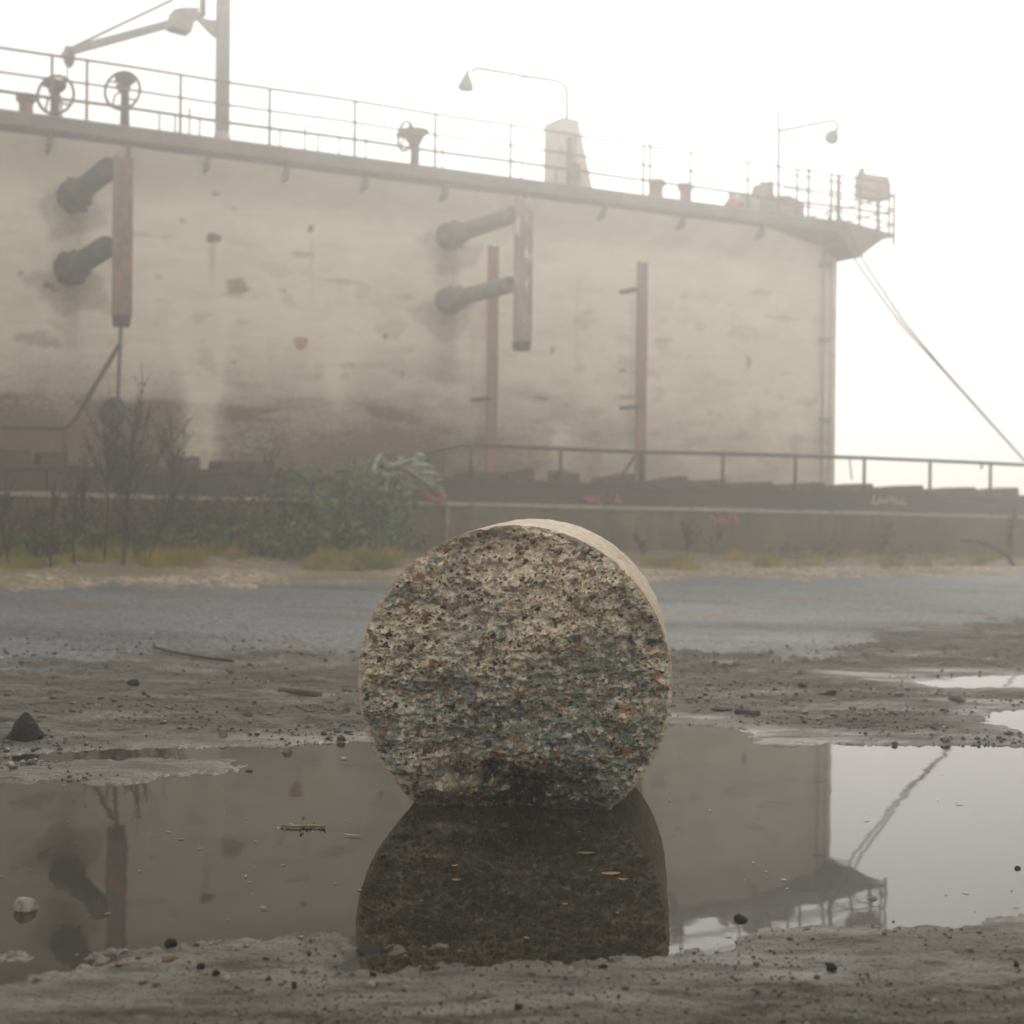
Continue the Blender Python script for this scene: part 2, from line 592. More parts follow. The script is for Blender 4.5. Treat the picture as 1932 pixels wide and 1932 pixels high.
# the road crown is a little smoother
R_, C_ = XX.shape
V = np.stack([XX.ravel(), YY.ravel(), ZZ.ravel()], 1)
idx = np.arange(R_ * C_).reshape(R_, C_)
Q = np.stack([idx[:-1, :-1], idx[:-1, 1:], idx[1:, 1:], idx[1:, :-1]], -1).reshape(-1, 4)
cls = np.where(is_verge, 2, np.where(is_road, 1, 0))
qc = cls[:-1, :-1].ravel()
mudq = sstep(0.6, -0.4, road_d)                       # how muddy
dirt = np.full(XX.shape, 9.0)
for line, wd in (([(1285, 1160), (1350, 1172), (1440, 1192), (1500, 1206), (1570, 1213)], 1.0), ([(1820, 1158), (1850, 1163), (1890, 1168)], 0.6), ([(1470, 1133), (1510, 1135), (1540, 1134)], 0.8),
                 ([(555, 1221), (600, 1224)], 1.0), ([(420, 1239), (470, 1236), (520, 1240)], 1.0), ([(310, 1132), (360, 1132)], 1.2), ([(120, 1148), (190, 1144)], 1.2)):
    gp_ = [on_ground(*q_)[:2] for q_ in line]
    for p_, q_ in zip(gp_[:-1], gp_[1:]):
        ex_, ey_ = q_ - p_
        tt_ = np.clip(((XX - p_[0]) * ex_ + (YY - p_[1]) * ey_) / (ex_ ** 2 + ey_ ** 2), 0, 1)
        dirt = np.minimum(dirt, np.hypot(XX - p_[0] - tt_ * ex_, YY - p_[1] - tt_ * ey_) / wd)
dirt = sstep(0.22, 0.02, dirt + 0.1 * fbm(XX * 3, YY * 3, 4, 75))
A = {'dirt': dirt.ravel(), 'shore': DD.ravel(), 'mudness': mudq.ravel(), 'verge': verge_d.ravel()}


def mud_material():
    t = NT('wet_mud')
    st = t.scaled((0.55, 1.6, 1))
    n1 = t.noise(1.3, 6, 0.6, co=st)
    n2 = t.noise(9, 6, 0.65, co=st)
    n3 = t.noise(60, 4, 0.6)
    c = t.ramp(n1, [(0.3, (0.078, 0.072, 0.056)), (0.5, (0.118, 0.109, 0.086)), (0.7, (0.175, 0.16, 0.13))])
    c = t.mix(t.rng(n2, 0.48, 0.62), c, (0.052, 0.047, 0.037))
    # dark grit and flecks of shell
    sp = t.voro(75); spc = t.voro(75, out='Color')
    sx = t.n('ShaderNodeSeparateColor'); t.l(spc, sx.inputs[0])
    grit = t.math('MULTIPLY', t.rng(sp, 0.34, 0.2), t.rng(sx.outputs[0], 0.45, 0.55))
    dkp = t.rng(t.noise(5.5, 6, 0.7, co=t.scaled((0.7, 1.7, 1))), 0.54, 0.64)
    c = t.mix(t.math('MULTIPLY', dkp, 0.6), c, (0.024, 0.021, 0.017))
    c = t.mix(t.math('MULTIPLY', grit, 0.9), c, (0.014, 0.013, 0.011))
    fl = t.math('MULTIPLY', t.rng(sp, 0.3, 0.18), t.rng(sx.outputs[1], 0.93, 0.95))
    c = t.mix(fl, c, (0.22, 0.16, 0.1))
    shore = t.attr('shore')
    wet = t.rng(shore, 0.5, 0.0)
    wetn = t.math('ADD', t.math('MULTIPLY', wet, 0.6), t.rng(t.noise(2.2, 6, 0.65, co=st), 0.46, 0.66, 0, 0.75))
    wetn.node.use_clamp = True
    c = t.mix(t.math('MULTIPLY', wetn, 0.25), c, (0.032, 0.029, 0.023))
    rough = t.rng(wetn, 0.2, 1.0, 0.75, 0.33)
    h = t.math('ADD', t.math('MULTIPLY', n3, 0.5), t.math('ADD', t.math('MULTIPLY', n2, 1.4), t.math('MULTIPLY', grit, 0.35)))
    h = t.math('ADD', h, t.math('MULTIPLY', t.noise(140, 3, 0.6), 0.5))
    t.bump(h, 0.9, 0.014)
    return t.done(c, rough, t.rng(wetn, 0.15, 1.0, 0.04, 0.28))


def road_material():
    t = NT('wet_asphalt')
    n1 = t.noise(0.8, 6, 0.6, co=t.scaled((0.5, 1.3, 1)))
    ag = t.voro(120, out='Color')
    sx = t.n('ShaderNodeSeparateColor'); t.l(ag, sx.inputs[0])
    c = t.ramp(sx.outputs[0], [(0.0, (0.082, 0.091, 0.096)), (0.6, (0.165, 0.177, 0.181)), (1.0, (0.27, 0.276, 0.27))])
    c = t.mix(t.rng(n1, 0.38, 0.66, 0.0, 0.55), c, (0.036, 0.043, 0.048))
    sp = t.voro(22, out='Color'); sx2 = t.n('ShaderNodeSeparateColor'); t.l(sp, sx2.inputs[0])
    spot = t.math('MULTIPLY', t.rng(t.voro(22), 0.36, 0.2), t.rng(sx2.outputs[0], 0.7, 0.76))
    c = t.mix(spot, c, (0.014, 0.015, 0.016))
    n2 = t.noise(2.0, 5, 0.6, co=t.scaled((0.35, 1.3, 1)))
    c = t.mix(t.rng(n2, 0.6, 0.7, 0, 0.75), c, (0.1, 0.082, 0.058))
    c = t.mix(t.math('MULTIPLY', t.attr('dirt'), 0.8), c, (0.15, 0.1, 0.06))
    nb_ = t.noise(0.45, 5, 0.6, co=t.scaled((0.3, 1.5, 1)))
    c = t.mix(t.rng(nb_, 0.53, 0.62, 0, 0.5), c, (0.024, 0.03, 0.034))
    mo = t.noise(22, 8, 0.8, co=t.scaled((1.0, 0.8, 1)))
    c = t.mix(t.rng(mo, 0.5, 0.6, 0, 0.6), c, (0.045, 0.049, 0.051))
    c = t.mix(t.rng(mo, 0.45, 0.34, 0, 0.45), c, (0.3, 0.3, 0.29))
    md = t.attr('mudness')
    c = t.mix(t.rng(t.math('ADD', md, t.noise(6, 4)), 0.7, 1.1), c, (0.058, 0.052, 0.042))
    t.bump(t.math('ADD', t.voro(120), t.math('MULTIPLY', n1, 2.0)), 0.35, 0.006)
    return t.done(c, t.rng(n1, 0.35, 0.7, 0.7, 0.5), t.rng(n1, 0.35, 0.7, 0.05, 0.2))


def verge_material():
    t = NT('verge_gravel')
    v = t.voro(26, out='Color'); sx = t.n('ShaderNodeSeparateColor'); t.l(v, sx.inputs[0])
    c = t.ramp(sx.outputs[0], [(0.0, (0.09, 0.066, 0.046)), (0.5, (0.24, 0.175, 0.12)), (1.0, (0.5, 0.39, 0.29))])
    n1 = t.noise(0.9, 6, 0.6)
    c = t.mix(t.rng(n1, 0.45, 0.6, 0, 0.8), c, (0.12, 0.1, 0.035))
    vg = t.attr('verge')
    c = t.mix(t.rng(vg, 0.8, 2.4, 0, 0.75), c, (0.085, 0.062, 0.034))
    t.bump(t.voro(26), 0.8, 0.02)
    return t.done(c, 0.85)


MUD, ROAD, VERGE = mud_material(), road_material(), verge_material()


def submesh(name, sel, mat):
    q = Q[sel]
    used, invx = np.unique(q, return_inverse=True)
    return np_mesh(name, V[used], invx.reshape(-1, 4), mat, True, {k: a[used] for k, a in A.items()})


tag(submesh('ground', qc == 0, MUD), 'wet grey mud around the puddle', None, None, 'structure')
tag(submesh('road', qc == 1, ROAD), 'wet blue grey worn asphalt beyond the mud', None, None, 'structure')
tag(submesh('verge', qc == 2, VERGE), 'gravel and soil verge below the quay wall', None, None, 'structure')

# water in the puddles, one level sheet
t = NT('puddle_water')
n1 = t.noise(2.2, 3, 0.5, co=t.scaled((1.0, 0.6, 1)))
n2 = t.noise(14, 2, 0.5, co=t.scaled((1.0, 0.45, 1)))
t.b.inputs['IOR'].default_value = 1.333
c = t.mix(t.rng(t.noise(0.7, 4), 0.4, 0.6), (0.016, 0.0135, 0.009), (0.022, 0.019, 0.013))
t.bump(t.math('ADD', t.math('MULTIPLY', n1, 1.0), t.math('MULTIPLY', n2, 0.10)), 0.05, 0.02)
WATER = t.done(c, 0.02, 0.5)
wx = np.linspace(-9, 9, 3); wy = np.linspace(1.5, 11.5, 3)
b = MB()
b.add([(-9, 1.5, 0), (9, 1.5, 0), (9, 11.0, 0), (-9, 11.0, 0)], [(0, 1, 2, 3)])
tag(b.build('water', WATER), 'still brown puddle water mirroring the hull', None, None, 'structure')
t = NT('river_water')
t.b.inputs['IOR'].default_value = 1.333
t.bump(t.noise(1.5, 4), 0.2, 0.05)
RIV = t.done((0.05, 0.05, 0.042), 0.08)
b = MB()
q = [UN(-150, 18.6, -1.4), UN(150, 18.6, -1.4), UN(150, 60, -1.4), UN(-150, 60, -1.4)]
q = [v3((np.clip(p[0], -150, 150), np.clip(p[1], -18, 145), p[2])) for p in q]
b.add(q, [(0, 1, 2, 3)])
tag(b.build('river', RIV), 'dull river water behind the quay', None, None, 'structure')

# ------------------------------------------------------------------ the concrete cylinder
RC = 300.0 * 5.0 / F
ccen = on_y(968, 1291, 5.0)
AX = unit((math.sin(math.radians(5.2)), math.cos(math.radians(5.2)), 0.012))    # from face to back
CR = unit(np.cross(AX, (0, 0, 1)))
CU = np.cross(CR, AX)
DEPTH = 0.98
PB = 900                                               # pebble map
ext = RC * 1.04
hmap = np.zeros((PB, PB), np.float32)
cmap = np.zeros((PB, PB, 3), np.float32)
amap = np.zeros((PB, PB), np.float32)
gy, gx = np.mgrid[0:PB, 0:PB]
PAL = [((0.24, 0.12, 0.05), 22), ((0.31, 0.19, 0.09), 16), ((0.035, 0.04, 0.045), 7), ((0.42, 0.37, 0.3), 11), ((0.14, 0.06, 0.035), 14),
       ((0.3, 0.25, 0.2), 14), ((0.11, 0.1, 0.085), 14), ((0.12, 0.14, 0.14), 8)]
pw = np.array([p[1] for p in PAL], float); pw /= pw.sum()
for i in range(5200):
    a0, b0 = RNG.uniform(-ext, ext, 2)
    r = min(0.003 + RNG.exponential(0.0028), 0.02)
    el = RNG.uniform(0.45, 0.95); th = RNG.normal(0.15, 0.6)
    cx, cy = (a0 + ext) / (2 * ext) * PB, (b0 + ext) / (2 * ext) * PB
    rp = r / (2 * ext) * PB
    x0, x1 = int(max(0, cx - rp - 2)), int(min(PB, cx + rp + 3))
    y0, y1 = int(max(0, cy - rp - 2)), int(min(PB, cy + rp + 3))
    if x1 <= x0 or y1 <= y0:
        continue
    dx, dy = gx[y0:y1, x0:x1] - cx, gy[y0:y1, x0:x1] - cy
    p_ = (dx * math.cos(th) + dy * math.sin(th)) / rp
    q_ = (-dx * math.sin(th) + dy * math.cos(th)) / (rp * el)
    tt = np.arctan2(q_, p_)
    lobes = 1 + 0.16 * np.sin(3 * tt + i) + 0.1 * np.sin(5 * tt + 2.1 * i)
    rr = np.hypot(p_, q_) / lobes
    m = np.clip((1.0 - rr) / 0.22, 0, 1)
    kind = RNG.random()
    if kind < 0.13:                                    # empty socket
        hgt, col = -r * 0.6, (0.045, 0.042, 0.037)
    else:
        hgt, col = r * RNG.uniform(0.1, 0.4), PAL[RNG.choice(len(PAL), p=pw)][0]
        col = np.array(col) * RNG.uniform(0.75, 1.2)
    dome = np.sqrt(np.clip(1 - rr * rr, 0, 1))
    hmap[y0:y1, x0:x1] = hmap[y0:y1, x0:x1] * (1 - m) + m * hgt * (0.5 + 0.5 * dome)
    sub = cmap[y0:y1, x0:x1]; sub[:] = sub * (1 - m[..., None]) + m[..., None] * np.array(col)
    amap[y0:y1, x0:x1] = np.maximum(amap[y0:y1, x0:x1], m)


def face_fields(a, b_):
    fx, fy = (a + ext) / (2 * ext) * (PB - 1), (b_ + ext) / (2 * ext) * (PB - 1)
    ix, iy = np.clip(np.rint(fx).astype(int), 0, PB - 1), np.clip(np.rint(fy).astype(int), 0, PB - 1)
    ph, pc, pa = hmap[iy, ix], cmap[iy, ix], amap[iy, ix]
    rr = np.hypot(a, b_) / RC
    h = 0.030 * fbm(a * 2.6 + 3, b_ * 3.6, 3, 101)
    h = h + 0.020 * fbm(a * 7 + 0.7 * b_, b_ * 11, 3, 105)
    ridg = 1 - np.abs(fbm(a * 9 - 2.5 * b_, b_ * 17, 3, 109))
    h = h + 0.018 * (ridg - 0.6)
    h = h + 0.008 * fbm(a * 42, b_ * 46, 4, 113, 0.62)
    # broken-out hollow near the foot
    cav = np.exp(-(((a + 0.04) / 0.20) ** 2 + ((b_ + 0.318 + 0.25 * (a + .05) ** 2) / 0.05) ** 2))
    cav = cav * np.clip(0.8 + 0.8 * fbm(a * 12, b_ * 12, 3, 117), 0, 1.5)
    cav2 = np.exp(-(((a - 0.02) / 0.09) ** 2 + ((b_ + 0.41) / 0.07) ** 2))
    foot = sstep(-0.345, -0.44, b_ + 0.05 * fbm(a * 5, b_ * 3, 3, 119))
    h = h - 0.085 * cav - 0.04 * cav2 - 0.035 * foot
    # dented lower right rim
    h = h - 0.022 * np.exp(-(((a - 0.50) / 0.10) ** 2 + ((b_ - 0.0) / 0.2) ** 2))
    h = h - 0.03 * np.exp(-(((a + 0.1) / 0.3) ** 2 + ((b_ - 0.46) / 0.06) ** 2))
    h = h * (1 - 0.85 * sstep(0.93, 1.0, rr)) + ph
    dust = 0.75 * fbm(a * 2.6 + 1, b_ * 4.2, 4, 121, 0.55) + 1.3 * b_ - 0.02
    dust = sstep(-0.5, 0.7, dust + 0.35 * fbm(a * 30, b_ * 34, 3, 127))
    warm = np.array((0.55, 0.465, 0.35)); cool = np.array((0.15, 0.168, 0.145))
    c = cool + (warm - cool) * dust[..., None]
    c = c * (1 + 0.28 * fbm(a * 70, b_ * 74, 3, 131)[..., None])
    dk = sstep(0.25, 0.5, fbm(a * 26, b_ * 29, 4, 137))
    c = c * (1 - 0.42 * dk[..., None])
    lt = sstep(0.3, 0.55, fbm(a * 22, b_ * 26, 4, 139))
    c = c + (np.array((0.62, 0.55, 0.45)) - c) * (lt * 0.5)[..., None]
    wet_shade = sstep(-0.26, -0.42, b_ + 0.08 * fbm(a * 5, b_ * 5, 4, 141))  # damp foot, with the shade along the base painted in too
    c = c * (1 - 0.85 * wet_shade[..., None]) * (1 - 0.85 * np.clip(1.3 * cav + cav2, 0, 1)[..., None])  # also paints the shade inside the broken-out hollows into the colour
    c = c * (1 - pa[..., None]) + pc * (1 - 0.5 * wet_shade[..., None]) * pa[..., None]
    lip = sstep(0.972, 0.99, rr + 0.012 * fbm(a * 14, b_ * 14, 3, 143)) * (1 - wet_shade)
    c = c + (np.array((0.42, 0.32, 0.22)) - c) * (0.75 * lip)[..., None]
    return h, np.clip(c, 0.008, 0.8), wet_shade


NF = 540
g = np.linspace(-1, 1, NF)
GA, GB = np.meshgrid(g, g)
# square to disc (even cells)
big = np.abs(GA) > np.abs(GB)
with np.errstate(divide='ignore', invalid='ignore'):
    rad = np.where(big, GA, GB)
    phi = np.where(big, (math.pi / 4) * GB / np.where(GA == 0, 1e-9, GA), math.pi / 2 - (math.pi / 4) * GA / np.where(GB == 0, 1e-9, GB))
th = np.where(rad < 0, phi + math.pi, phi); rd = np.abs(rad)


def rim(theta):
    cx, cy = np.cos(theta), np.sin(theta)
    chips = np.clip(fbm(cx * 9, cy * 9, 4, 151) - 0.3, 0, None) * 0.018 + 0.0012 * fbm(cx * 40, cy * 40, 2, 157)
    lower = sstep(0.35, -0.1, cy) * sstep(0.2, 0.8, cx)
    return RC - chips * (1 + 1.2 * lower)


RIMR = rim(th)
FA, FB = rd * RIMR * np.cos(th), rd * RIMR * np.sin(th)
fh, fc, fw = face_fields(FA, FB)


def cyl(a, b_, dpt):
    return ccen + a[..., None] * CR + b_[..., None] * CU + dpt[..., None] * AX


Vf = cyl(FA, FB, 0.03 - fh).reshape(-1, 3)
ix = np.arange(NF * NF).reshape(NF, NF)
Qf = np.stack([ix[:-1, :-1], ix[:-1, 1:], ix[1:, 1:], ix[1:, :-1]], -1).reshape(-1, 4)
core = thing('concrete_cylinder', 'big round broken concrete cylinder standing on edge in the puddle', 'concrete cylinder', (ccen[0], ccen[1], 0))
t = NT('broken_concrete')
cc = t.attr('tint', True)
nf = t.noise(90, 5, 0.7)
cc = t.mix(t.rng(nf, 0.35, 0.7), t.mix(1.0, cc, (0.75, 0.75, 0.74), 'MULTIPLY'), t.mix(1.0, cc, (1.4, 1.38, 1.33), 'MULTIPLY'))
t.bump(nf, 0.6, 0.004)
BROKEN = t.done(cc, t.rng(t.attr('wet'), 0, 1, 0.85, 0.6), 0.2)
org = np.array(core['_org'])
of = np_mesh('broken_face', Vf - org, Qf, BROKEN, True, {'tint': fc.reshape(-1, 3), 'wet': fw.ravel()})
of.parent = core
NS, ND = 900, 70
ths = np.linspace(0, 2 * math.pi, NS, endpoint=False)
dep = np.concatenate([[0.0], np.linspace(0, 1, ND) ** 1.3])
THS, DP = np.meshgrid(ths, dep)
Rr = rim(THS)
smooth_in = sstep(0, 0.025, DP)
RRs = Rr * (1 - smooth_in) + (RC + 0.002 * fbm(THS * 12, DP * 5, 4, 161) - 0.004 * np.clip(fbm(THS * 25, DP * 9, 3, 165) - 0.3, 0, None)) * smooth_in
sa_, sb_ = RRs * np.cos(THS), RRs * np.sin(THS)
h0, _, _ = face_fields(rim(ths) * np.cos(ths), rim(ths) * np.sin(ths))
front = 0.03 - h0
DPT = front[None, :] * (1 - DP) + DP * DEPTH
Vs = cyl(sa_, sb_, DPT)
ix = np.arange(THS.size).reshape(THS.shape)
nx = np.roll(ix, -1, axis=1)
Qs = np.stack([ix[:-1], nx[:-1], nx[1:], ix[1:]], -1).reshape(-1, 4)
t = NT('cast_concrete')
arc, dpa = t.attr('arc'), t.attr('dep')
cmb = t.n('ShaderNodeCombineXYZ'); t.l(arc, cmb.inputs[0]); t.l(dpa, cmb.inputs[1])
n1 = t.noise(5, 6, 0.6, co=cmb.outputs[0])
n2 = t.noise(10, 5, 0.75, co=t.scaled((1.0, 5.0, 1), cmb.outputs[0]))
n3 = t.noise(24, 5, 0.75, co=t.scaled((1.0, 3.5, 1), cmb.outputs[0]))
c = t.ramp(n1, [(0.3, (0.40, 0.305, 0.205)), (0.5, (0.52, 0.41, 0.285)), (0.75, (0.6, 0.49, 0.35))])
c = t.mix(t.rng(n2, 0.5, 0.62, 0, 0.8), c, (0.17, 0.13, 0.09))
c = t.mix(t.rng(n3, 0.53, 0.58, 0, 0.85), c, (0.05, 0.045, 0.04))
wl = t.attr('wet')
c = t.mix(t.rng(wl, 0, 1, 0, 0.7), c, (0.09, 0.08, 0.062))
t.bump(t.math('ADD', n2, t.math('MULTIPLY', n3, -1.0)), 0.4, 0.006)
CAST = t.done(c, 0.75)
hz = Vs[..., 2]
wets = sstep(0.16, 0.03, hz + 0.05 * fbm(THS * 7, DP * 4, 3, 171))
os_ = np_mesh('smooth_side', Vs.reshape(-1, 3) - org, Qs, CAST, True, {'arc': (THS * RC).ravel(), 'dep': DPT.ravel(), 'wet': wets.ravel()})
os_.parent = core
# plain back face
b = MB()
ring = [Vs[-1, k] for k in range(0, NS, 6)]
b.add(ring, [tuple(range(len(ring)))])
b.build('back_face', CAST, core)

# ------------------------------------------------------------------ the ship
HN = 21.4                                              # hull side
DECK = 6.32                                            # deck height
corner = on_n(1577, 700, HN)
UC = un_of(corner[0], corner[1])[0]                    # u of the hull's right corner
U0 = -14.0
ship = thing('ship', 'long pale weathered ship hull fading into fog behind the quay', 'ship', UN(5, HN, -1.4))
nu, nz = 760, 260
us = np.linspace(U0, UC, nu)
zs = np.linspace(-1.6, DECK - 0.1, nz)
SU, SZ = np.meshgrid(us, zs)


def uz(px, py, n=HN):
    p = on_n(px, py, n)
    return un_of(p[0], p[1])[0], p[2]


stain = np.zeros(SU.shape)                             # dark grime
rust = np.zeros(SU.shape)
pale = np.zeros(SU.shape)
# lower dirty belt with wandering upper edge
for px0, lev in ((0, 1),):
    edge = 2.75 + 0.3 * fbm(SU * 0.3, SZ * 0.2, 3, 201) + 0.12 * fbm(SU * 1.6, SZ * 0.6, 4, 203)
    fadeu = 1 - 0.8 * sstep(8, 17, SU)
    stain += 0.72 * sstep(edge + 1.1, edge - 0.9, SZ) * fadeu
    stain += 0.35 * sstep(0.05, 0.5, fbm(SU * 0.35, SZ * 1.5, 4, 207)) * sstep(edge + 1.4, edge - 0.4, SZ) * fadeu
    stain += 0.5 * sstep(2.9, 1.2, SZ + 0.3 * fbm(SU * 1.1, SZ, 3, 205)) * (1 - 0.5 * sstep(9, 17, SU))
# left end is grimier
stain += 0.25 * sstep(7, 0, SU) * sstep(5.3, 4.2, SZ)
# form lines
for zl in np.arange(0.4, 6.0, 0.62):
    ln = np.exp(-((SZ - zl - 0.02 * fbm(SU * 0.5, SZ * 0, 2, 211)) / 0.018) ** 2)
    stain += 0.13 * ln * np.clip(0.3 + fbm(SU * 0.9, SZ * 3, 3, 213 + int(zl * 10)), 0, 1)
# random horizontal smears and pocks
sm = fbm(SU * 0.9, SZ * 5.5, 5, 221)
stain += 0.1 * sstep(0.1, 0.7, sm) * sstep(5.6, 4.4, SZ)
stain += 0.12 * fbm(SU * 0.8, SZ * 1.0, 4, 225) + 0.05 * fbm(SU * 5, SZ * 6, 3, 227)


def spot(px, py, rw, rh, amt, arr, ragged=0.6, seed=0):
    u0, z0 = uz(px, py)
    d = np.hypot((SU - u0) / rw, (SZ - z0) / rh) + ragged * fbm(SU * 3.5 / max(rw, .12) * .2, SZ * 3.5 / max(rh, .12) * .2, 3, 231 + seed)
    arr += amt * sstep(1.0, 0.65, d)


def streak(px, y0, y1, wd, amt, arr, seed=0):
    u0, z1 = uz(px, y0); _, z2 = uz(px, y1)
    wob = 0.25 * wd * fbm(SZ * 1.3, SU * 0, 3, 251 + seed)
    arr += amt * np.exp(-((SU - u0 - wob) / wd) ** 2) * sstep(z1 + 0.08, z1 - 0.2, SZ) * sstep(z2 - 0.3, z2 + 0.3, SZ)


for args in [(403, 447, .10, .09, 1.3), (587, 432, .05, .06, .9), (728, 635, .07, .1, 1.0), (445, 545, .22, .13, .6), (405, 367, .06, .04, .6), (1412, 685, .06, .1, .7),
             (345, 418, .05, .05, .6), (280, 445, .3, .06, .4), (535, 548, .1, .03, .7), (440, 395, .04, .03, .5), (570, 480, .3, .04, .4), (770, 560, .2, .04, .35),
             (1043, 660, .05, .06, .6), (1180, 750, .2, .04, .4), (760, 705, .03, .08, .5), (1020, 752, .22, .04, .5), (640, 530, .45, .03, .4), (100, 540, .12, .08, .6),
             (40, 515, .06, .05, .7), (295, 520, .1, .06, .4), (1290, 560, .1, .06, .35), (1440, 552, .3, .06, .35), (1480, 600, .5, .05, .3), (1340, 780, .06, .06, .35),
             (75, 640, .25, .2, .4), (442, 683, .06, .02, .7), (660, 690, .2, .05, .3), (1110, 590, .1, .05, .3), (1250, 640, .2, .04, .3)]:
    spot(*args, stain, 0.6, int(args[0]) % 17)
spot(445, 545, .2, .11, .5, rust, .5, 3)
for ax_, ay_ in ((137, 385), (132, 522), (845, 460), (843, 582)):
    spot(ax_, ay_ + 14, .55, .42, .35, stain, .5, int(ay_) % 13)
    streak(ax_, ay_ + 10, ay_ + 130, .2, .35, stain, int(ay_))
    streak(ax_ + 12, ay_ + 20, ay_ + 90, .05, .4, rust, int(ay_) + 3)
for px_ in (931, 1212):
    streak(px_ - 14, 560, 860, .12, .25, stain, px_)
for px, y0, y1, wd, amt in [(401, 450, 520, .03, .9), (587, 440, 560, .02, .4), (893, 590, 760, .07, .35), (560, 640, 660, .14, .4), (1090, 520, 700, .04, .2)]:
    streak(px, y0, y1, wd, amt, rust, int(px))
streak(383, 540, 900, .24, 1.5, pale, 5)
streak(640, 600, 760, .25, .35, pale, 8)
streak(1060, 790, 880, .3, .45, pale, 9)
streak(205, 720, 735, .5, .35, pale, 10)
rust += 0.4 * sstep(0.35, 0.7, fbm(SU * 1.6, SZ * 2.5, 4, 261)) * sstep(5.2, 4, SZ)
Vh = np.stack([SU * ca - HN * sa, SU * sa + HN * ca, SZ], -1)
bulge = 0.02 * fbm(SU * 0.5, SZ * 0.7, 3, 271) + 0.44 * sstep(DECK - 1.0, DECK - 0.12, SZ) ** 1.4 * sstep(UC - 0.3, UC - 2.2, SU)
Vh[..., 0] += sa * bulge; Vh[..., 1] -= ca * bulge
ix = np.arange(SU.size).reshape(SU.shape)
Qh = np.stack([ix[:-1, :-1], ix[:-1, 1:], ix[1:, 1:], ix[1:, :-1]], -1).reshape(-1, 4)
# end, back, top shells
V0 = Vh.reshape(-1, 3)
WID = 9.0
ex = [UN(UC, HN + WID, -1.6), UN(UC, HN + WID, DECK - .1), UN(U0, HN + WID, -1.6), UN(U0, HN + WID, DECK - .1)]
nV = len(V0)
Vall = np.concatenate([V0, np.array(ex)])
edgeR = ix[:, -1]
endq = [[edgeR[i], edgeR[i + 1], nV + 1, nV + 0] for i in (0,)]
Qx = [[edgeR[0], nV + 0, nV + 1, edgeR[-1]], [ix[0, 0], nV + 2, nV + 3, ix[-1, 0]], [nV, nV + 1, nV + 3, nV + 2]]
Qall = np.concatenate([Qh, np.array(Qx)])
t = NT('weathered_hull')
hst, hru, hpa = t.attr('stain'), t.attr('rust'), t.attr('pale')
n1 = t.noise(1.4, 6, 0.6, co=t.scaled((1, 1, 2.2)))
n2 = t.noise(14, 5, 0.65, co=t.scaled((1, 1, 1.6)))
c = t.ramp(n1, [(0.3, (0.66, 0.585, 0.46)), (0.55, (0.73, 0.655, 0.525)), (0.8, (0.78, 0.71, 0.585))])
sn = t.math('MULTIPLY', hst, t.rng(n2, 0.3, 0.7, 0.75, 1.2))
sn = t.math('SUBTRACT', sn, t.math('MULTIPLY', hpa, 0.7)); sn.node.use_clamp = True
c = t.mix(t.math('MULTIPLY', sn, 0.97), c, (0.13, 0.088, 0.062))
c = t.mix(t.math('MULTIPLY', hpa, 0.35), c, (0.62, 0.54, 0.42))
hr = t.math('MULTIPLY', hru, 0.6); hr.node.use_clamp = True
c = t.mix(hr, c, (0.22, 0.115, 0.05))
t.bump(t.math('ADD', n1, n2), 0.3, 0.02)
HULLM = t.done(c, 0.85)
zero = np.zeros(4)
hull = np_mesh('hull', Vall - np.array(ship['_org']), Qall, HULLM, False,
               {'stain': np.concatenate([np.clip(stain, 0, 1.1).ravel(), zero]), 'rust': np.concatenate([np.clip(rust, 0, 1).ravel(), zero]),
                'pale': np.concatenate([np.clip(pale, 0, 1).ravel(), zero])})
hull.parent = ship
hull['_org'] = ship['_org']

UV_, NV_, ZV = v3((ca, sa, 0)), v3((-sa, ca, 0)), v3((0, 0, 1))
AXS = (UV_, NV_, ZV)
# deck: slab with a lip that stands out from the hull side
OV = 0.55
end_u = un_of(*on_n(1686, 430, HN - OV)[:2])[0]
b = MB()
prof = [(HN - OV, DECK), (HN - OV - 0.02, DECK - 0.03), (HN - OV - 0.02, DECK - 0.20), (HN - OV + 0.06, DECK - 0.24), (HN - 0.02, DECK - 0.36), (HN + WID, DECK - 0.36), (HN + WID, DECK)]
b.prism([UN(U0, n_, z_) for n_, z_ in prof], UV_ * (UC - 0.35 - U0))
deck = b.build('deck', M['deck_metal'], ship)
# overhanging end of the deck
b = MB()
low = on_n(1582, 490, HN - .2)[2]
q1, q2, q3 = on_n(1640, 470, HN - OV)[2], on_n(1664, 452, HN - OV)[2], on_n(1686, 436, HN - OV)[2]
uu = lambda px: un_of(*on_n(px, 440, HN - OV)[:2])[0]
prof = [(UC - 0.35, DECK + 0.01), (end_u, DECK - 0.13), (end_u, DECK - 0.19), (uu(1664), q2), (uu(1640), q1), (UC + .03, low), (UC - 0.02, low + .02), (UC - 0.35, DECK - 0.45)]
prof = [UN(u_, HN - OV - .03, z_) for u_, z_ in prof]
b.prism(prof, NV_ * (WID * 0.8))
b.build('stern_overhang', M['deck_metal'], ship)
# brackets below the lip
pxs = np.arange(95, 1500, 150)
for k, px in enumerate(pxs):
    y_e = np.interp(px, [0, 1000, 1578], [210, 341, 418])
    u_, z_ = uz(px, y_e, HN - OV)
    b = MB()
    b.prism([UN(u_, HN - OV + .02, DECK - .23), UN(u_, HN + .1, DECK - .3), UN(u_, HN + .1, DECK - .5), UN(u_, HN - OV + .09, DECK - .46)], UV_ * 0.03)
    b.build('bracket', M['deck_metal'], deck)


def onr(px, py, n):
    return on_n(px, py, n)


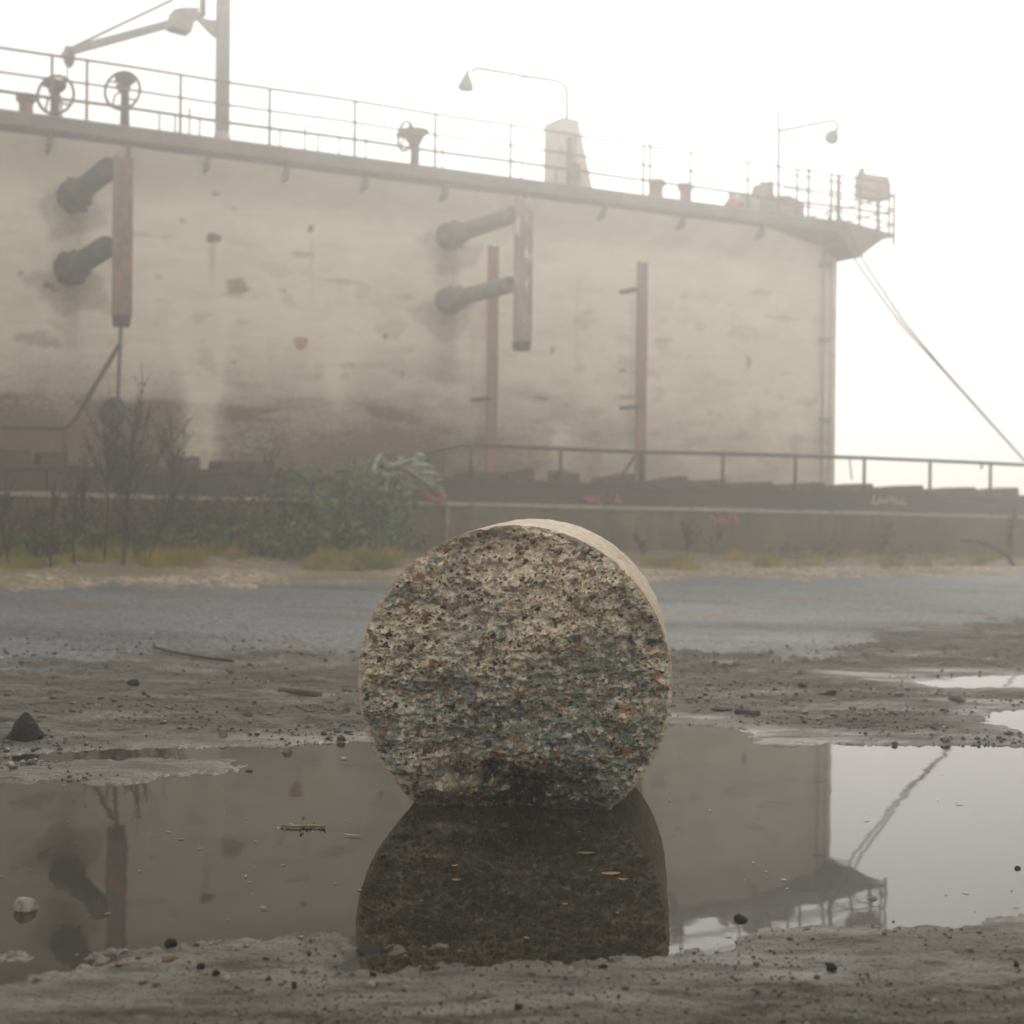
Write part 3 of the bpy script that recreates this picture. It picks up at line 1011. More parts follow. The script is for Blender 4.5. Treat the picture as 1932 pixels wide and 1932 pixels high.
def tube_px(b, pts, n, r, seg=8):
    b.tube([on_n(px, py, n) for px, py in pts], r, seg)


# ship railing
RN = HN - OV + 0.10
rail = thing('railing', None, None, ship['_org'])
rail.parent = ship; rail.location = (0, 0, 0)
# lifted rail heights come from the photo at two ends
H1, H2, H3 = 0.86, 0.53, 0.27
posts_px = [-120, 205 / 4096 * 1932, 345 * .4717, 720 * .4717, 1077 * .4717, 1418 * .4717, 1740 * .4717, 2042 * .4717, 2300 * .4717, 2574 * .4717, 2600 * .4717, 2763 * .4717, 2993 * .4717,
            3190 * .4717, 3360 * .4717, 3560 * .4717]
uu_posts = [un_of(*on_n(px, 300, RN)[:2])[0] for px in posts_px]
u_a = uu_posts[0] - 5
zend = DECK - 0.10
for u_ in uu_posts:
    b = MB()
    top = DECK + H1 + (0.06 if u_ == uu_posts[10] else 0)
    b.tube([UN(u_, RN, DECK - .12), UN(u_, RN, top)], 0.022, 6)
    b.build('post', M['rail_paint'], rail)
for hh, rr in ((H1, 0.02), (H2, 0.017), (H3, 0.024)):
    b = MB()
    pts = []
    for i in range(60):
        u_ = u_a + (uu_posts[-1] - u_a) * i / 59
        pts.append(UN(u_, RN, DECK + hh + 0.006 * math.sin(i * .7)))
    b.tube(pts, rr, 6)
    b.build('rail', M['rail_paint'], rail)
for px in [115, 300, 330, 357, 376, 528, 575, 600, 640, 690, 790, 835, 985, 1050]:
    u_ = un_of(*on_n(px, 300, RN + .15)[:2])[0]
    b = MB()
    b.tube([UN(u_, RN + .15, DECK - .05), UN(u_, RN + .15, DECK + random.choice((.28, .3, .45)))], 0.014, 6)
    b.build('stanchion', M['rail_paint'], rail)
# far side railing seen through the near one
b = MB()
for hh in (0.84, 0.45):
    b.tube([UN(u_a, HN + 5, DECK + hh), UN(end_u - .2, HN + 5, DECK + hh)], 0.02, 6)
b.build('rail', M['rail_paint'], rail)
# railing round the stern
ends = [un_of(*on_n(px, 400, RN)[:2])[0] for px in (1525, 1568, 1580, 1622, 1658, 1687)]
for u_ in ends:
    b = MB(); b.tube([UN(u_, RN, DECK - .3), UN(u_, RN, DECK + .8 - 0.10 * (u_ - UC))], 0.026, 6)
    b.build('post', M['rail_paint'], rail)
for hh in (.75, .48, .2):
    b = MB()
    b.tube([UN(ends[0] - .6, RN, DECK + hh), UN(ends[2], RN, DECK + hh * 0.97), UN(ends[-1], RN, DECK + hh - .12), UN(ends[-1], RN + 3, DECK + hh - .12)], 0.018, 6)
    b.build('rail', M['rail_paint'], rail)


def part(name, parent=ship):
    o = thing(name, None, None, ship['_org'])
    o.parent = parent; o.location = (0, 0, 0)
    return o


# crane on the left
CN = HN + 0.35
cr = part('crane')
base = on_n(419, 262, CN); topz = 11.6
b = MB()
b.tube([(base[0], base[1], DECK - .05), (base[0], base[1], topz)], 0.112, 16)
b.lathe((base[0], base[1], DECK - .02), (0, 0, 1), [(0, .165), (.05, .165), (.16, .15), (.34, .114)], 16)
b.build('column', M['grey_paint'], cr)
b = MB()
P = lambda cx, cy: on_n(cx / 1.7564 * .4717, cy / 1.7564 * .4717, CN)
b.prism([P(1515, 140), P(1440, 130), P(1400, 90), P(1385, 130), P(1440, 190), P(1515, 262)], NV_ * 0.07)
b.tube([P(1425, 110), P(1425, -260)], .05, 8)
b.build('bracket', M['grey_paint'], cr)
b = MB()
b.prism([P(1225, 62), P(1290, 50), P(1395, 52), P(1400, 125), P(1370, 140), P(1350, 218), P(1300, 208), P(1205, 180)], NV_ * 0.32)
b.build('winch_housing', M['grey_paint'], cr)
b = MB()
b.prism([P(1215, 128), P(1215, 182), P(520, 372), P(440, 398), P(440, 362), P(520, 318)], NV_ * 0.14)
b.build('jib', M['grey_paint'], cr)
b = MB()
b.tube([P(520, 322) + NV_ * .07, P(1240, -20) + NV_ * .07, P(1515, -230)], 0.022, 6)
b.build('cable', M['deck_metal'], cr)
b = MB()
b.lathe(P(492, 465) + NV_ * .07, (0, 0, 1), [(0, .03), (.06, .075), (.22, .085), (.3, .06)], 10)
b.tube([P(480, 380) + NV_ * .07, P(480, 560) + NV_ * .07], .012, 6)
b.build('hook_block', M['deck_metal'], cr)


def wheel_stand(cx, cy, R, post_px, head_w, nn, face, sy=1.0, hz_=None, funnel=False):
    st = part('valve_wheel_stand')
    c = on_n(cx, cy, nn)
    pz = c[2] if hz_ is None else hz_
    pb = on_n(post_px, cy, nn + .08)
    b = MB()
    b.tube([(pb[0], pb[1], DECK - .05), (pb[0], pb[1], pz)], [0.075, 0.06], 10)
    if funnel:
        b.lathe((pb[0], pb[1], pz - .18), (0, 0, 1), [(0, .06), (.1, .09), (.25, .17), (.3, .24), (.34, .24)], 14)
    else:
        b.lathe((pb[0], pb[1], pz - .03), (0, 0, 1), [(0, .07), (.06, head_w * .6), (.1, head_w), (.16, head_w), (.19, .1)], 14)
    b.build('stand', M['dark_steel'], st)
    b = MB()
    nrm = unit(face)
    b.ring(c, nrm, R, 0.024, 36, 6)
    a1 = unit(np.cross(nrm, (0, 0, 1))); b1 = np.cross(nrm, a1)
    for k in range(4):
        tt = k * math.pi / 2 + 0.5
        d1 = a1 * math.cos(tt) + b1 * math.sin(tt)
        d2 = a1 * math.cos(tt + .5) + b1 * math.sin(tt + .5)
        b.tube([c, c + d1 * R * .5, c + d2 * R], 0.016, 6)
    b.tube([c - nrm * .12, c + nrm * .16], .04, 8)
    b.build('handwheel', M['rust'], st)


wheel_stand(105, 179, 0.275, 104, 0.16, HN + .15, (-.15, -1, 0.05), hz_=on_n(105, 170, HN + .15)[2])
wheel_stand(231, 171, 0.275, 236, 0.15, HN + .15, (-.2, -1, 0.05), hz_=on_n(236, 160, HN + .15)[2])
wheel_stand(765, 257, 0.235, 782, 0.2, HN + .2, (-.82, -.57, 0), hz_=on_n(782, 262, HN + .2)[2], funnel=True)


def vent(px0, px1, ytop, nn, m):
    a, b2 = on_n(px0, ytop, nn), on_n(px1, ytop, nn)
    c = (a + b2) / 2; r = np.linalg.norm(a - b2) / 2
    h = c[2] - DECK
    b = MB()
    b.lathe((c[0], c[1], DECK - .03), (0, 0, 1), [(0, r * .85), (h * .6, r * .78), (h * .82, r * .84), (h * .84, r * 1.12), (h * .98, r * 1.15), (h + .03, r * .9)], 18)
    b.build('vent', m, ship)


vent(32, 66, 178, HN + .1, M['vent_red'])
vent(1228, 1252, 339, HN + .35, M['vent_red'])
vent(1282, 1304, 346, HN + .35, M['vent_red'])
# tapered deck house with gooseneck lamp
FN = HN + 0.55
Pf = lambda cx, cy: on_n((2000 + cx / 1.932) * .4717, (100 + cy / 1.932) * .4717, FN)
b = MB()
u1 = un_of(*Pf(475, 900)[:2])[0]; u2b = un_of(*Pf(752, 1225)[:2])[0]; u2t = un_of(*Pf(605, 720)[:2])[0]
zt = Pf(470, 710)[2]
dback = 0.6
zb = DECK - .1
fpts = [UN(u1, FN, zb), UN(u2b, FN, zb), UN(u2t, FN, zt), UN(u1, FN, zt)]
bpts = [UN(u1, FN + dback, zb), UN(u2b, FN + dback, zb), UN(u2t, FN + dback, zt), UN(u1, FN + dback, zt)]
b.add(fpts + bpts, [(0, 1, 2, 3), (7, 6, 5, 4), (0, 3, 7, 4), (1, 5, 6, 2), (3, 2, 6, 7)])
fun = b.build('funnel', worn('funnel_paint', (0.5, 0.47, 0.45), (0.44, 0.41, 0.38), 1.5, 0.8, (0.3, 0.24, 0.22), .4, .6), ship)
b = MB()
b.box(UN(u1 + .16, FN - .01, DECK + .6), (.1, .05, 1.0), AXS); b.box(UN(u1 + .28, FN - .01, DECK + .5), (.16, .06, .3), AXS)
b.build('panel', M['deck_metal'], fun)


def lamp_head(b, top, d, s=1.0):
    b.lathe(top, d, [(0, .035 * s), (.1 * s, .05 * s), (.14 * s, .075 * s), (.34 * s, .16 * s), (.4 * s, .165 * s)], 16)


lp = part('lamp_post')
Pl = lambda cx, cy: on_n((2000 + cx / 1.932) * .4717, (100 + cy / 1.932) * .4717, FN + .3)
Pm = lambda cx, cy: on_n((1000 + cx / 1.7564) * .4717, cy / 1.7564 * .4717, FN + .3)
b = MB()
b.tube([Pl(518, 740), Pl(516, 520), Pl(500, 470), Pl(460, 438), Pl(400, 425), Pl(170, 392), Pl(0, 362), Pm(1600, 478), Pm(1555, 500)], 0.03, 8)
b.tube([Pl(450, 700), Pl(170, 395)], 0.014, 6)
b.build('pole', M['rail_paint'], lp)
b = MB(); lamp_head(b, Pm(1528, 490), (-.08, -.1, -1), .85); b.build('lamp_shade', M['shade_grey'], lp)
lp = part('lamp_post')
SN = HN + 0.3
Ps = lambda cx, cy: on_n((2900 + cx / 1.932) * .4717, (400 + cy / 1.932) * .4717, SN)
b = MB()
b.tube([Ps(412, 860), Ps(415, 70)], 0.03, 8)
b.tube([Ps(415, 240), Ps(830, 158), Ps(872, 185), Ps(872, 230)], 0.03, 8)
b.build('pole', M['rail_paint'], lp)
b = MB(); lamp_head(b, Ps(866, 222), unit(Ps(815, 300) - Ps(866, 222) + v3((0, -.1, 0))), 0.85); b.build('lamp_shade', M['shade_grey'], lp)
# box and lamp at the stern rail
sb = part('cabinet')
b = MB()
pc = (Ps(1040, 590) + Ps(1230, 770)) / 2
hw = np.linalg.norm(Ps(1040, 680) - Ps(1230, 680)); hh = Ps(1135, 590)[2] - Ps(1135, 770)[2]
b.box(pc, (hw, .28, hh), AXS)
b.build('box', M['box_tan'], sb)
b = MB(); b.tube([Ps(1180, 765), Ps(1180, 990)], .03, 8); b.build('pole', M['rail_paint'], sb)
b = MB(); b.tube([Ps(1040, 600), Ps(1050, 560), Ps(1066, 535)], [.05, .07, .05], 8); b.build('horn', M['shade_grey'], sb)
# winch and heaped gear on the stern deck
wn = part('winch')
b = MB()
b.prism([Ps(270, 880), Ps(285, 745), Ps(330, 690), Ps(345, 625), Ps(375, 625), Ps(380, 720), Ps(395, 760), Ps(390, 880)], NV_ * .5)
b.build('frame', M['deck_metal'], wn)
b = MB()
b.prism([Ps(390, 880), Ps(395, 750), Ps(430, 735), Ps(505, 735), Ps(545, 760), Ps(610, 800), Ps(615, 900)], NV_ * .7)
b.build('drum', worn('drum_paint', (.3, .15, .12), (.25, .22, .2), 4, .8), wn)
b = MB()
for x0, y0, x1, y1 in ((75, 705, 95, 840), (150, 720, 175, 840), (90, 760, 250, 785), (200, 770, 270, 850)):
    b.prism([Ps(x0, y0), Ps(x1, y0), Ps(x1, y1), Ps(x0, y1)], NV_ * .2)
b.build('bollard', M['grey_paint'], wn)
b = MB(); b.lathe(Ps(50, 850), (0, 0, 1), [(0, .13), (.12, .14), (.2, .08)], 10); b.build('buoy', M['hose'], wn)

# fenders: two arms and a hanging pile each
AL = 2.25


def fender(base_pts, pile, mat_pile, ragged):
    fd = part('fender')
    for (bx, by, rad) in base_pts:
        p0 = on_n(bx, by, HN)
        out = -NV_
        b = MB()
        pts = [p0 + out * 0.05, p0 + out * 0.5, p0 + out * 1.2, p0 + out * (AL - .1)]
        b.tube(pts, [rad * 1.05, rad, rad * .95, rad * .92], 14)
        b.build('arm', M['growth'] if ragged else M['arm_grey'], fd)
        b = MB()
        b.lathe(p0 - out * .02, out, [(0, rad * (1.45 if ragged else 1.6)), (.1, rad * (1.45 if ragged else 1.6)), (.3, rad * (1.35 if ragged else 1.45)), (.42, rad * 1.3), (.62, rad * 1.02)], 16)
        for k in range(110 if ragged else 60):
            a_ = random.uniform(0, 6.28)
            q_ = random.uniform(0, .42); c_ = p0 + out * q_ + (UV_ * math.cos(a_) + ZV * math.sin(a_)) * rad * (1.36 if ragged else 1.5) * (1 - .35 * q_)
            s_ = random.uniform(.015, .05)
            b.box(c_, (s_, s_, s_), AXS, .02)
        b.build('arm_base', M['growth'] if ragged else M['arm_grey'], fd)
    x0, x1, yt, yb = pile
    pn = HN - AL
    a_, b_ = on_n(x0, yt, pn), on_n(x1, yb, pn)
    a2, b2 = on_n(x0, yb, pn), on_n(x1, yt, pn)
    wd = np.linalg.norm((b2 - a_)[:2]); cx_ = (a_ + b2) / 2
    ztop, zbot = a_[2], b_[2]
    b = MB()
    t_ = .05
    fl = wd * .5
    # an H pile: two flanges and a web, with end plates
    b.box((cx_[0], cx_[1], (ztop + zbot) / 2), (wd * .84, t_, ztop - zbot), AXS)
    for s in (-1, 1):
        c_ = v3((cx_[0], cx_[1], (ztop + zbot) / 2)) + UV_ * s * (wd * .42)
        b.box(c_, (.04, wd * .45, ztop - zbot + .02), AXS)
    b.build('pile', mat_pile, fd)
    b = MB()
    b.prism([v3((cx_[0], cx_[1], zbot)) + UV_ * s_ * wd * .42 + ZV * z_ - NV_ * .08 for s_, z_ in ((-1, .0), (1, 0), (.85, -.14), (-.85, -.14))], NV_ * .2)
    b.build('foot', M['growth'], fd)
    return fd, cx_, zbot


f1, c1, zb1 = fender([(137, 372, .155), (132, 508, .16)], (215, 250, 296, 597), M['pile_red'], True)
f2, c2, zb2 = fender([(845, 447, .14), (843, 568, .135)], (974, 1003, 372, 645), M['pile_dark'], False)
# vertical pipe near the stern corner
b = MB()
for px, rr in ((1548, .02), (1562, .012)):
    u_, _ = uz(px, 600)
    b.tube([UN(u_, HN - .08, 0.5), UN(u_, HN - .08, DECK - .4)], rr, 8)
for yy in (500, 640, 790):
    u_, z_ = uz(1548, yy)
    b.box(UN(u_ + .08, HN - .05, z_), (.28, .06, .05), AXS)
b.build('pipe', M['grey_paint'], ship)


def strokes(b, pts_list, fn, r):
    """flat brush strokes lying on a wall face: fn maps a stroke point to the face"""
    for pts in pts_list:
        for (p, q) in zip(pts[:-1], pts[1:]):
            a, c = fn(*p), fn(*q)
            d = unit(c - a); s = unit(np.cross(d, NV_)) * r
            o = -NV_ * .004
            b.add([a - s, c - s, c + s, a + s, a - s + o, c - s + o, c + s + o, a + s + o],
                  [(4, 5, 6, 7), (0, 4, 7, 3), (1, 2, 6, 5), (0, 1, 5, 4), (3, 7, 6, 2)])


onh = lambda px, py: on_n(px, py, HN - .035)
b = MB()
strokes(b, [[(462, 822), (470, 817), (480, 818), (478, 828), (466, 832), (472, 842), (486, 840)], [(484, 820), (496, 817), (505, 822), (498, 832), (488, 838)], [(494, 842), (512, 838), (508, 850)],
            [(458, 846), (466, 852), (480, 848)]], onh, .022)
b.build('graffiti', M['white_spray'], hull)
b = MB()
strokes(b, [[(992, 838), (985, 846), (990, 858), (998, 856)], [(1006, 860), (1012, 838), (1018, 860)], [(1024, 838), (1040, 836)], [(1032, 838), (1032, 858)], [(982, 868), (1040, 866)]], onh, .02)
b.build('graffiti', M['red_faded'], hull)
b = MB()
strokes(b, [[(556, 642), (572, 640), (580, 646)], [(560, 648), (578, 650)], [(565, 654), (572, 652)]], onh, .04)
b.build('graffiti', M['red_faded'], hull)
b = MB()
for st_ in ([(1168, 700), (1180, 696), (1176, 702)], [(112, 447), (118, 450)], [(114, 476), (120, 474)], [(164, 690), (168, 692)]):
    b = MB()
    strokes(b, [st_], onh, .03)
    b.build('paint_daub', M['red_faded'], hull)

# chain and tyre hanging from the left fender
ty = thing('hanging_tyre', 'black tyre hanging on a chain below the left fender', 'tyre', on_n(213, 779, HN - AL))
b = MB()
tc = on_n(213, 779, HN - AL)
b.ring(tc, (-.35, -.9, .1), .13, .075, 26, 10, 1.05)
b.build('tyre', M['rubber'], ty)
b = MB()
p0, p1 = on_n(228, 614, HN - AL), on_n(222, 762, HN - AL)
for k in range(26):
    tt = k / 26
    c_ = p0 * (1 - tt) + p1 * tt
    b.ring(c_, (1, 0, 0) if k % 2 else (0, 1, 0), .026, .009, 8, 5)
b.tube([p0, p1], .008, 5)
b.build('chain', M['dark_steel'], ty)

# two slender red piles standing in the water before the hull
for (px, y0, y1, wpx, lab) in ((931, 465, 905, 20, 'slender red pile standing close behind the dark fender pile'), (1212, 495, 920, 19, 'slender red pile standing alone before the hull')):
    n_ = HN - 1.2
    pt, pb = on_n(px, y0, n_), on_n(px, y1, n_)
    wd = np.linalg.norm(on_n(px - wpx / 2, y0, n_) - on_n(px + wpx / 2, y0, n_)) * .92
    th_ = thing('steel_pile', lab, 'pile', (pt[0], pt[1], -1.4), 'slender piles before the hull')
    b = MB()
    cz = (pt[2] - 1.4) / 2; hz_ = pt[2] + 1.4
    wd *= .82
    b.box((pt[0], pt[1], cz), (wd * .9, .04, hz_), AXS)
    for s in (-1, 1):
        b.box(v3((pt[0], pt[1], cz)) + UV_ * s * wd * .47, (.03, wd * .5, hz_ + .02), AXS)
    b.build('post', M['pile_pink'], th_)
    for yy in ((753,) if px < 1000 else (547, 768)):
        q = on_n(px - wpx, yy, n_)
        b = MB()
        b.box(v3((q[0], q[1], q[2])) + NV_ * .12 + UV_ * .02, (.12, .42, .06), AXS)
        b.build('tie_bar', M['dark_steel'], th_)

# mooring ropes from the stern to the quay on the right
e1 = [(1558, 402), (1600, 470), (1625, 508), (1700, 612), (1780, 700), (1932, 868), (2060, 985)]
for k, (dx, dy, lab) in enumerate(((0, 0, 'lower of two slack mooring ropes running down from the stern'), (17, -12, 'upper of two slack mooring ropes running down from the stern'))):
    pts = []
    for i, (px, py) in enumerate(e1):
        s = max(0, 1 - i / 4.5)
        nn = np.interp(i, [0, 1, 6], [HN - OV - .06, HN - OV - .1, HN - 3.2])
        pts.append(on_n(px + dx * s, py + dy * s, nn))
    fine = []
    for i in range(len(pts) - 1):
        for j in range(8):
            fine.append(pts[i] * (1 - j / 8) + pts[i + 1] * j / 8)
    fine.append(pts[-1])
    b = MB(); b.tube(fine, .018, 7)
    tag(b.build('mooring_rope', M['line_rope'], None, None, pts[-1]), lab, 'rope', 'mooring ropes')

# ------------------------------------------------------------------ quay wall and edge
WN = 17.0
qw = thing('quay_wall', 'long low stained concrete quay wall below the handrail', 'wall', UN(8, WN, 0.3))
ul, ur = -28.0, 50.0
nu2, nz2 = 620, 24
su = np.linspace(ul, ur, nu2)
wt_ = lambda u_: wallbase(u_) + 0.665
V2 = []
for iz in range(nz2):
    tt = iz / (nz2 - 1)
    zz = wallbase(su) - .35 + (0.665 + .35) * tt
    bump_ = 0.012 * fbm(su * 2.0, np.full_like(su, tt * 3), 4, 301) * (1 if 0 < iz < nz2 - 1 else .3)
    V2.append(np.stack([su * ca - (WN - bump_) * sa, su * sa + (WN - bump_) * ca, zz], -1))
V2 = np.array(V2)
top_back = np.stack([su * ca - (WN + .7) * sa, su * sa + (WN + .7) * ca, wt_(su)], -1)
V2 = np.concatenate([V2, top_back[None]], 0)
ix = np.arange(V2.shape[0] * nu2).reshape(V2.shape[0], nu2)
Q2 = np.stack([ix[:-1, :-1], ix[:-1, 1:], ix[1:, 1:], ix[1:, :-1]], -1).reshape(-1, 4)
t = NT('quay_concrete')
n1 = t.noise(1.0, 6, 0.6)
n2 = t.noise(2.6, 6, 0.65, co=t.scaled((1, 1, 0.22)))
c = t.ramp(n1, [(0.3, (0.075, 0.062, 0.032)), (0.55, (0.125, 0.102, 0.056)), (0.8, (0.18, 0.148, 0.088))])
c = t.mix(t.rng(n2, 0.48, 0.66, 0, 0.65), c, (0.036, 0.033, 0.017))
n3 = t.noise(3.5, 5, 0.6)
c = t.mix(t.rng(n3, 0.56, 0.66, 0, .6), c, (0.075, 0.08, 0.034))
t.bump(t.noise(16, 5, 0.6), 0.5, 0.02)
QM = t.done(c, 0.9)
ow = np_mesh('wall', V2.reshape(-1, 3) - np.array(qw['_org']), Q2, QM, False)
ow.parent = qw; ow['_org'] = qw['_org']
b = MB()
cop = []
seg_n = 60
for i in range(seg_n):
    u_ = ul + (ur - ul) * i / seg_n
    u2_ = ul + (ur - ul) * (i + 1) / seg_n - .012
    zt_, zt2 = wt_(u_), wt_(u2_)
    o1, h_ = .03, .05 + .006 * math.sin(i * 2.7)
    A1 = [UN(u_, WN - o1, zt_ + .001), UN(u2_, WN - o1, zt2 + .001), UN(u2_, WN + .66, zt2 + .001), UN(u_, WN + .66, zt_ + .001)]
    A2 = [p + ZV * h_ for p in A1]
    b.add(A1 + A2, [(3, 2, 1, 0), (4, 5, 6, 7), (0, 1, 5, 4), (1, 2, 6, 5), (2, 3, 7, 6), (3, 0, 4, 7)])
b.build('coping', worn('coping_concrete', (.3, .255, .185), (.38, .33, .25), 3, .9, (.18, .16, .11)), qw)
onw = lambda px, py: on_n(px, py, WN - .015)
b = MB()
strokes(b, [[(1340, 972), (1352, 985), (1346, 990)], [(1356, 984), (1362, 974), (1370, 984), (1358, 983)], [(1372, 986), (1378, 972), (1390, 974), (1384, 986)], [(1388, 968), (1392, 984)]], onw, .022)
b.build('graffiti', M['red_spray'], qw)

# dark steel edge beam behind the wall
EN = 17.85
eb = thing('edge_beam', 'dark rust streaked steel beam along the quay edge behind the low wall', 'beam', UN(8, EN, 1.1))
bt = lambda u_: wallbase(u_) + 0.985
su3 = np.linspace(ul, ur, 90)
t = NT('edge_beam_steel')
bn = t.noise(0.55, 4, 0.55)
c = t.ramp(bn, [(0.36, (0.022, 0.025, 0.025)), (0.52, (0.042, 0.038, 0.032)), (0.68, (0.09, 0.05, 0.038))])
n2 = t.noise(3.5, 6, 0.65, co=t.scaled((1, 1, 0.4)))
c = t.mix(t.rng(n2, 0.5, 0.66), c, (0.07, 0.042, 0.032))
c = t.mix(t.rng(t.noise(5.2, 4), 0.6, 0.7), c, (0.03, 0.045, 0.05))
t.bump(t.noise(14, 4), 0.5, 0.02)
EBM = t.done(c, 0.75)
b = MB()
for i in range(len(su3) - 1):
    u_, u2_ = su3[i], su3[i + 1] - (.012 if i % 3 == 2 else 0)
    z1_, z2_ = bt(u_), bt(u2_)
    A1 = [UN(u_, EN, z1_ - .9), UN(u2_, EN, z2_ - .9), UN(u2_, EN + .45, z2_ - .9), UN(u_, EN + .45, z1_ - .9)]
    A2 = [UN(u_, EN, z1_), UN(u2_, EN, z2_), UN(u2_, EN + .45, z2_), UN(u_, EN + .45, z1_)]
    b.add(A1 + A2, [(3, 2, 1, 0), (4, 5, 6, 7), (0, 1, 5, 4), (1, 2, 6, 5), (2, 3, 7, 6), (3, 0, 4, 7)])
b.build('web', EBM, eb)
b = MB()
for i in range(len(su3) - 1):
    u_, u2_ = su3[i], su3[i + 1]
    z1_, z2_ = bt(u_), bt(u2_)
    A1 = [UN(u_, EN - .04, z1_ + .002), UN(u2_, EN - .04, z2_ + .002), UN(u2_, EN + .55, z2_ + .002), UN(u_, EN + .55, z1_ + .002)]
    A2 = [p + ZV * .035 for p in A1]
    b.add(A1 + A2, [(3, 2, 1, 0), (4, 5, 6, 7), (0, 1, 5, 4), (2, 3, 7, 6)])
b.build('flange', M['rust'], eb)
b = MB()
for i in range(len(su3) - 1):
    u_, u2_ = su3[i], su3[i + 1] - .02
    z1_, z2_ = bt(u_) + RNG.uniform(.05, .11), bt(u2_) + RNG.uniform(.05, .11)
    b.prism([UN(u_, 18.6, bt(u_) - .3), UN(u2_, 18.6, bt(u2_) - .3), UN(u2_, 18.6, z2_), UN((u_ + u2_) / 2, 18.6, (z1_ + z2_) / 2 + RNG.normal(0, .012)), UN(u_, 18.6, z1_)], NV_ * .5)
b.build('baulk', M['rust'], eb)
one = lambda px, py: on_n(px, py, EN - .006)
b = MB()
strokes(b, [[(1100, 935), (1106, 942), (1110, 934), (1112, 948)], [(1116, 948), (1118, 934), (1122, 946)], [(1128, 934), (1128, 948), (1136, 948)], [(1140, 942), (1148, 942)], [(1160, 950), (1164, 934), (1170, 948), (1160, 944)]], one, .018)
b.build('graffiti', M['red_spray'], eb)
b = MB()
strokes(b, [[(1650, 932), (1646, 950), (1656, 950)], [(1660, 934), (1658, 950), (1664, 942), (1670, 950)], [(1674, 936), (1672, 950)], [(1678, 950), (1682, 936), (1688, 950)], [(1692, 936), (1690, 950), (1698, 948)], [(1704, 938), (1700, 950), (1710, 950)]], one, .02)
b.build('graffiti', M['yellow_spray'], eb)

# crumbling blocks along the edge
BN = 18.7
blk = [(-10, 60, 36, 0), (75, 120, 33, 0), (255, 300, 33, 0), (330, 378, 34, 0), (410, 470, 26, 0), (480, 520, 28, 0), (560, 610, 20, 0), (880, 945, 22, 1), (960, 1010, 30, 1), (1060, 1095, 30, 2), (1140, 1200, 24, 1),
       (1228, 1300, 20, 1), (1310, 1372, 20, 1), (1380, 1460, 18, 1), (1470, 1560, 20, 1), (1565, 1650, 20, 3), (1655, 1745, 20, 3), (1750, 1845, 20, 3), (1850, 1924, 24, 3)]
skyl = iter(('rusty block on the quay edge crossing the foot of the hull corner', 'rusty block on the quay edge, first one wholly against white fog',
             'rusty block on the quay edge between two rail posts against white fog', 'rusty block at the far right end of the row against white fog'))
for k, (x0, x1, hpx, typ) in enumerate(blk):
    pa, pb = on_n(x0, 905, BN), on_n(x1, 905, BN)
    ua, ub = un_of(*pa[:2])[0], un_of(*pb[:2])[0]
    zlo = bt((ua + ub) / 2) - .3
    hgt = hpx * (15 if typ == 3 else 15) / F + (.08 if typ == 3 else .07) + .3
    um, ln = (ua + ub) / 2, (ub - ua) * .97
    b = MB()
    lean = 0.022 if typ == 3 else random.uniform(-.03, .05)
    prof = [(-.5, 0), (.5, 0), (.5, hgt * (1 - .12)), (.47, hgt + lean), (.2, hgt + lean * .6), (-.1, hgt - .015), (-.44, hgt - lean), (-.5, hgt - lean - .05)]
    b.prism([UN(um + s_ * ln, BN, zlo + z_) for s_, z_ in prof], NV_ * .42)
    o = b.build('rusty_block', M['rust'] if k % 3 else M['timber'], None, None, UN(um, BN, zlo))
    if typ == 3:
        lab = next(skyl)
    elif typ == 0:
        lab = 'rusty crumbling block on the quay edge behind the bare weeds and brambles'
    elif typ == 2:
        lab = 'small dark block with a pale rim on the quay edge beside a rail post'
    else:
        lab = 'rusty crumbling block on the quay edge seen below the handrail before the hull'
    tag(o, lab, 'block', 'rusty blocks along the quay edge')

# handrails on the beam
RLN = 17.95
hr_ = thing('handrail', 'rusty single bar handrail along the quay edge with one sloping end', 'handrail', on_n(889, 908, RLN))
post_px = [889, 1058, 1212, 1364, 1501, 1631, 1755, 1869, 1985]
tops = [839, 847, 853, 856, 860, 864, 869, 874, 880]
rp = [on_n(px, py, RLN) for px, py in zip(post_px, tops)]
for px, p in zip(post_px, rp):
    u_ = un_of(p[0], p[1])[0]
    b = MB()
    b.tube([(p[0], p[1], bt(u_) - .02), (p[0], p[1], p[2])], .026 if px != 1212 else .05, 8)
    b.build('post', M['dark_steel'], hr_)
b = MB()
b.tube([on_n(630, 891, RLN), on_n(740, 868, RLN), on_n(868, 841, RLN), rp[0]] + rp[1:] + [on_n(2200, 896, RLN)], .029, 8)
b.build('rail', M['dark_steel'], hr_)
b = MB(); b.tube([on_n(1168, 905, RLN + .1), on_n(1200, 858, RLN)], .022, 8); b.build('brace', M['dark_steel'], hr_)
b = MB(); b.tube([on_n(1603, 864, RLN), on_n(1607, 905, RLN)], .011, 6); b.build('hanger', M['dark_steel'], hr_)
b = MB(); b.tube([on_n(1852, 875, RLN), on_n(1852, 885, RLN)], .02, 6); b.build('hanger', M['dark_steel'], hr_)
hl = thing('handrail', 'handrail stub at the left with one bar bent steeply upwards', 'handrail', on_n(122, 890, RLN))
b = MB(); b.tube([on_n(122, 808, RLN), on_n(124, 900, RLN)], .03, 8); b.build('post', M['dark_steel'], hl)
b = MB(); b.tube([on_n(-160, 802, RLN), on_n(60, 807, RLN), on_n(125, 808, RLN), on_n(142, 790, RLN), on_n(224, 652, RLN)], .03, 8); b.build('rail', M['dark_steel'], hl)
b = MB(); b.tube([on_n(-120, 802, RLN), on_n(-118, 900, RLN)], .03, 8); b.build('post', M['dark_steel'], hl)

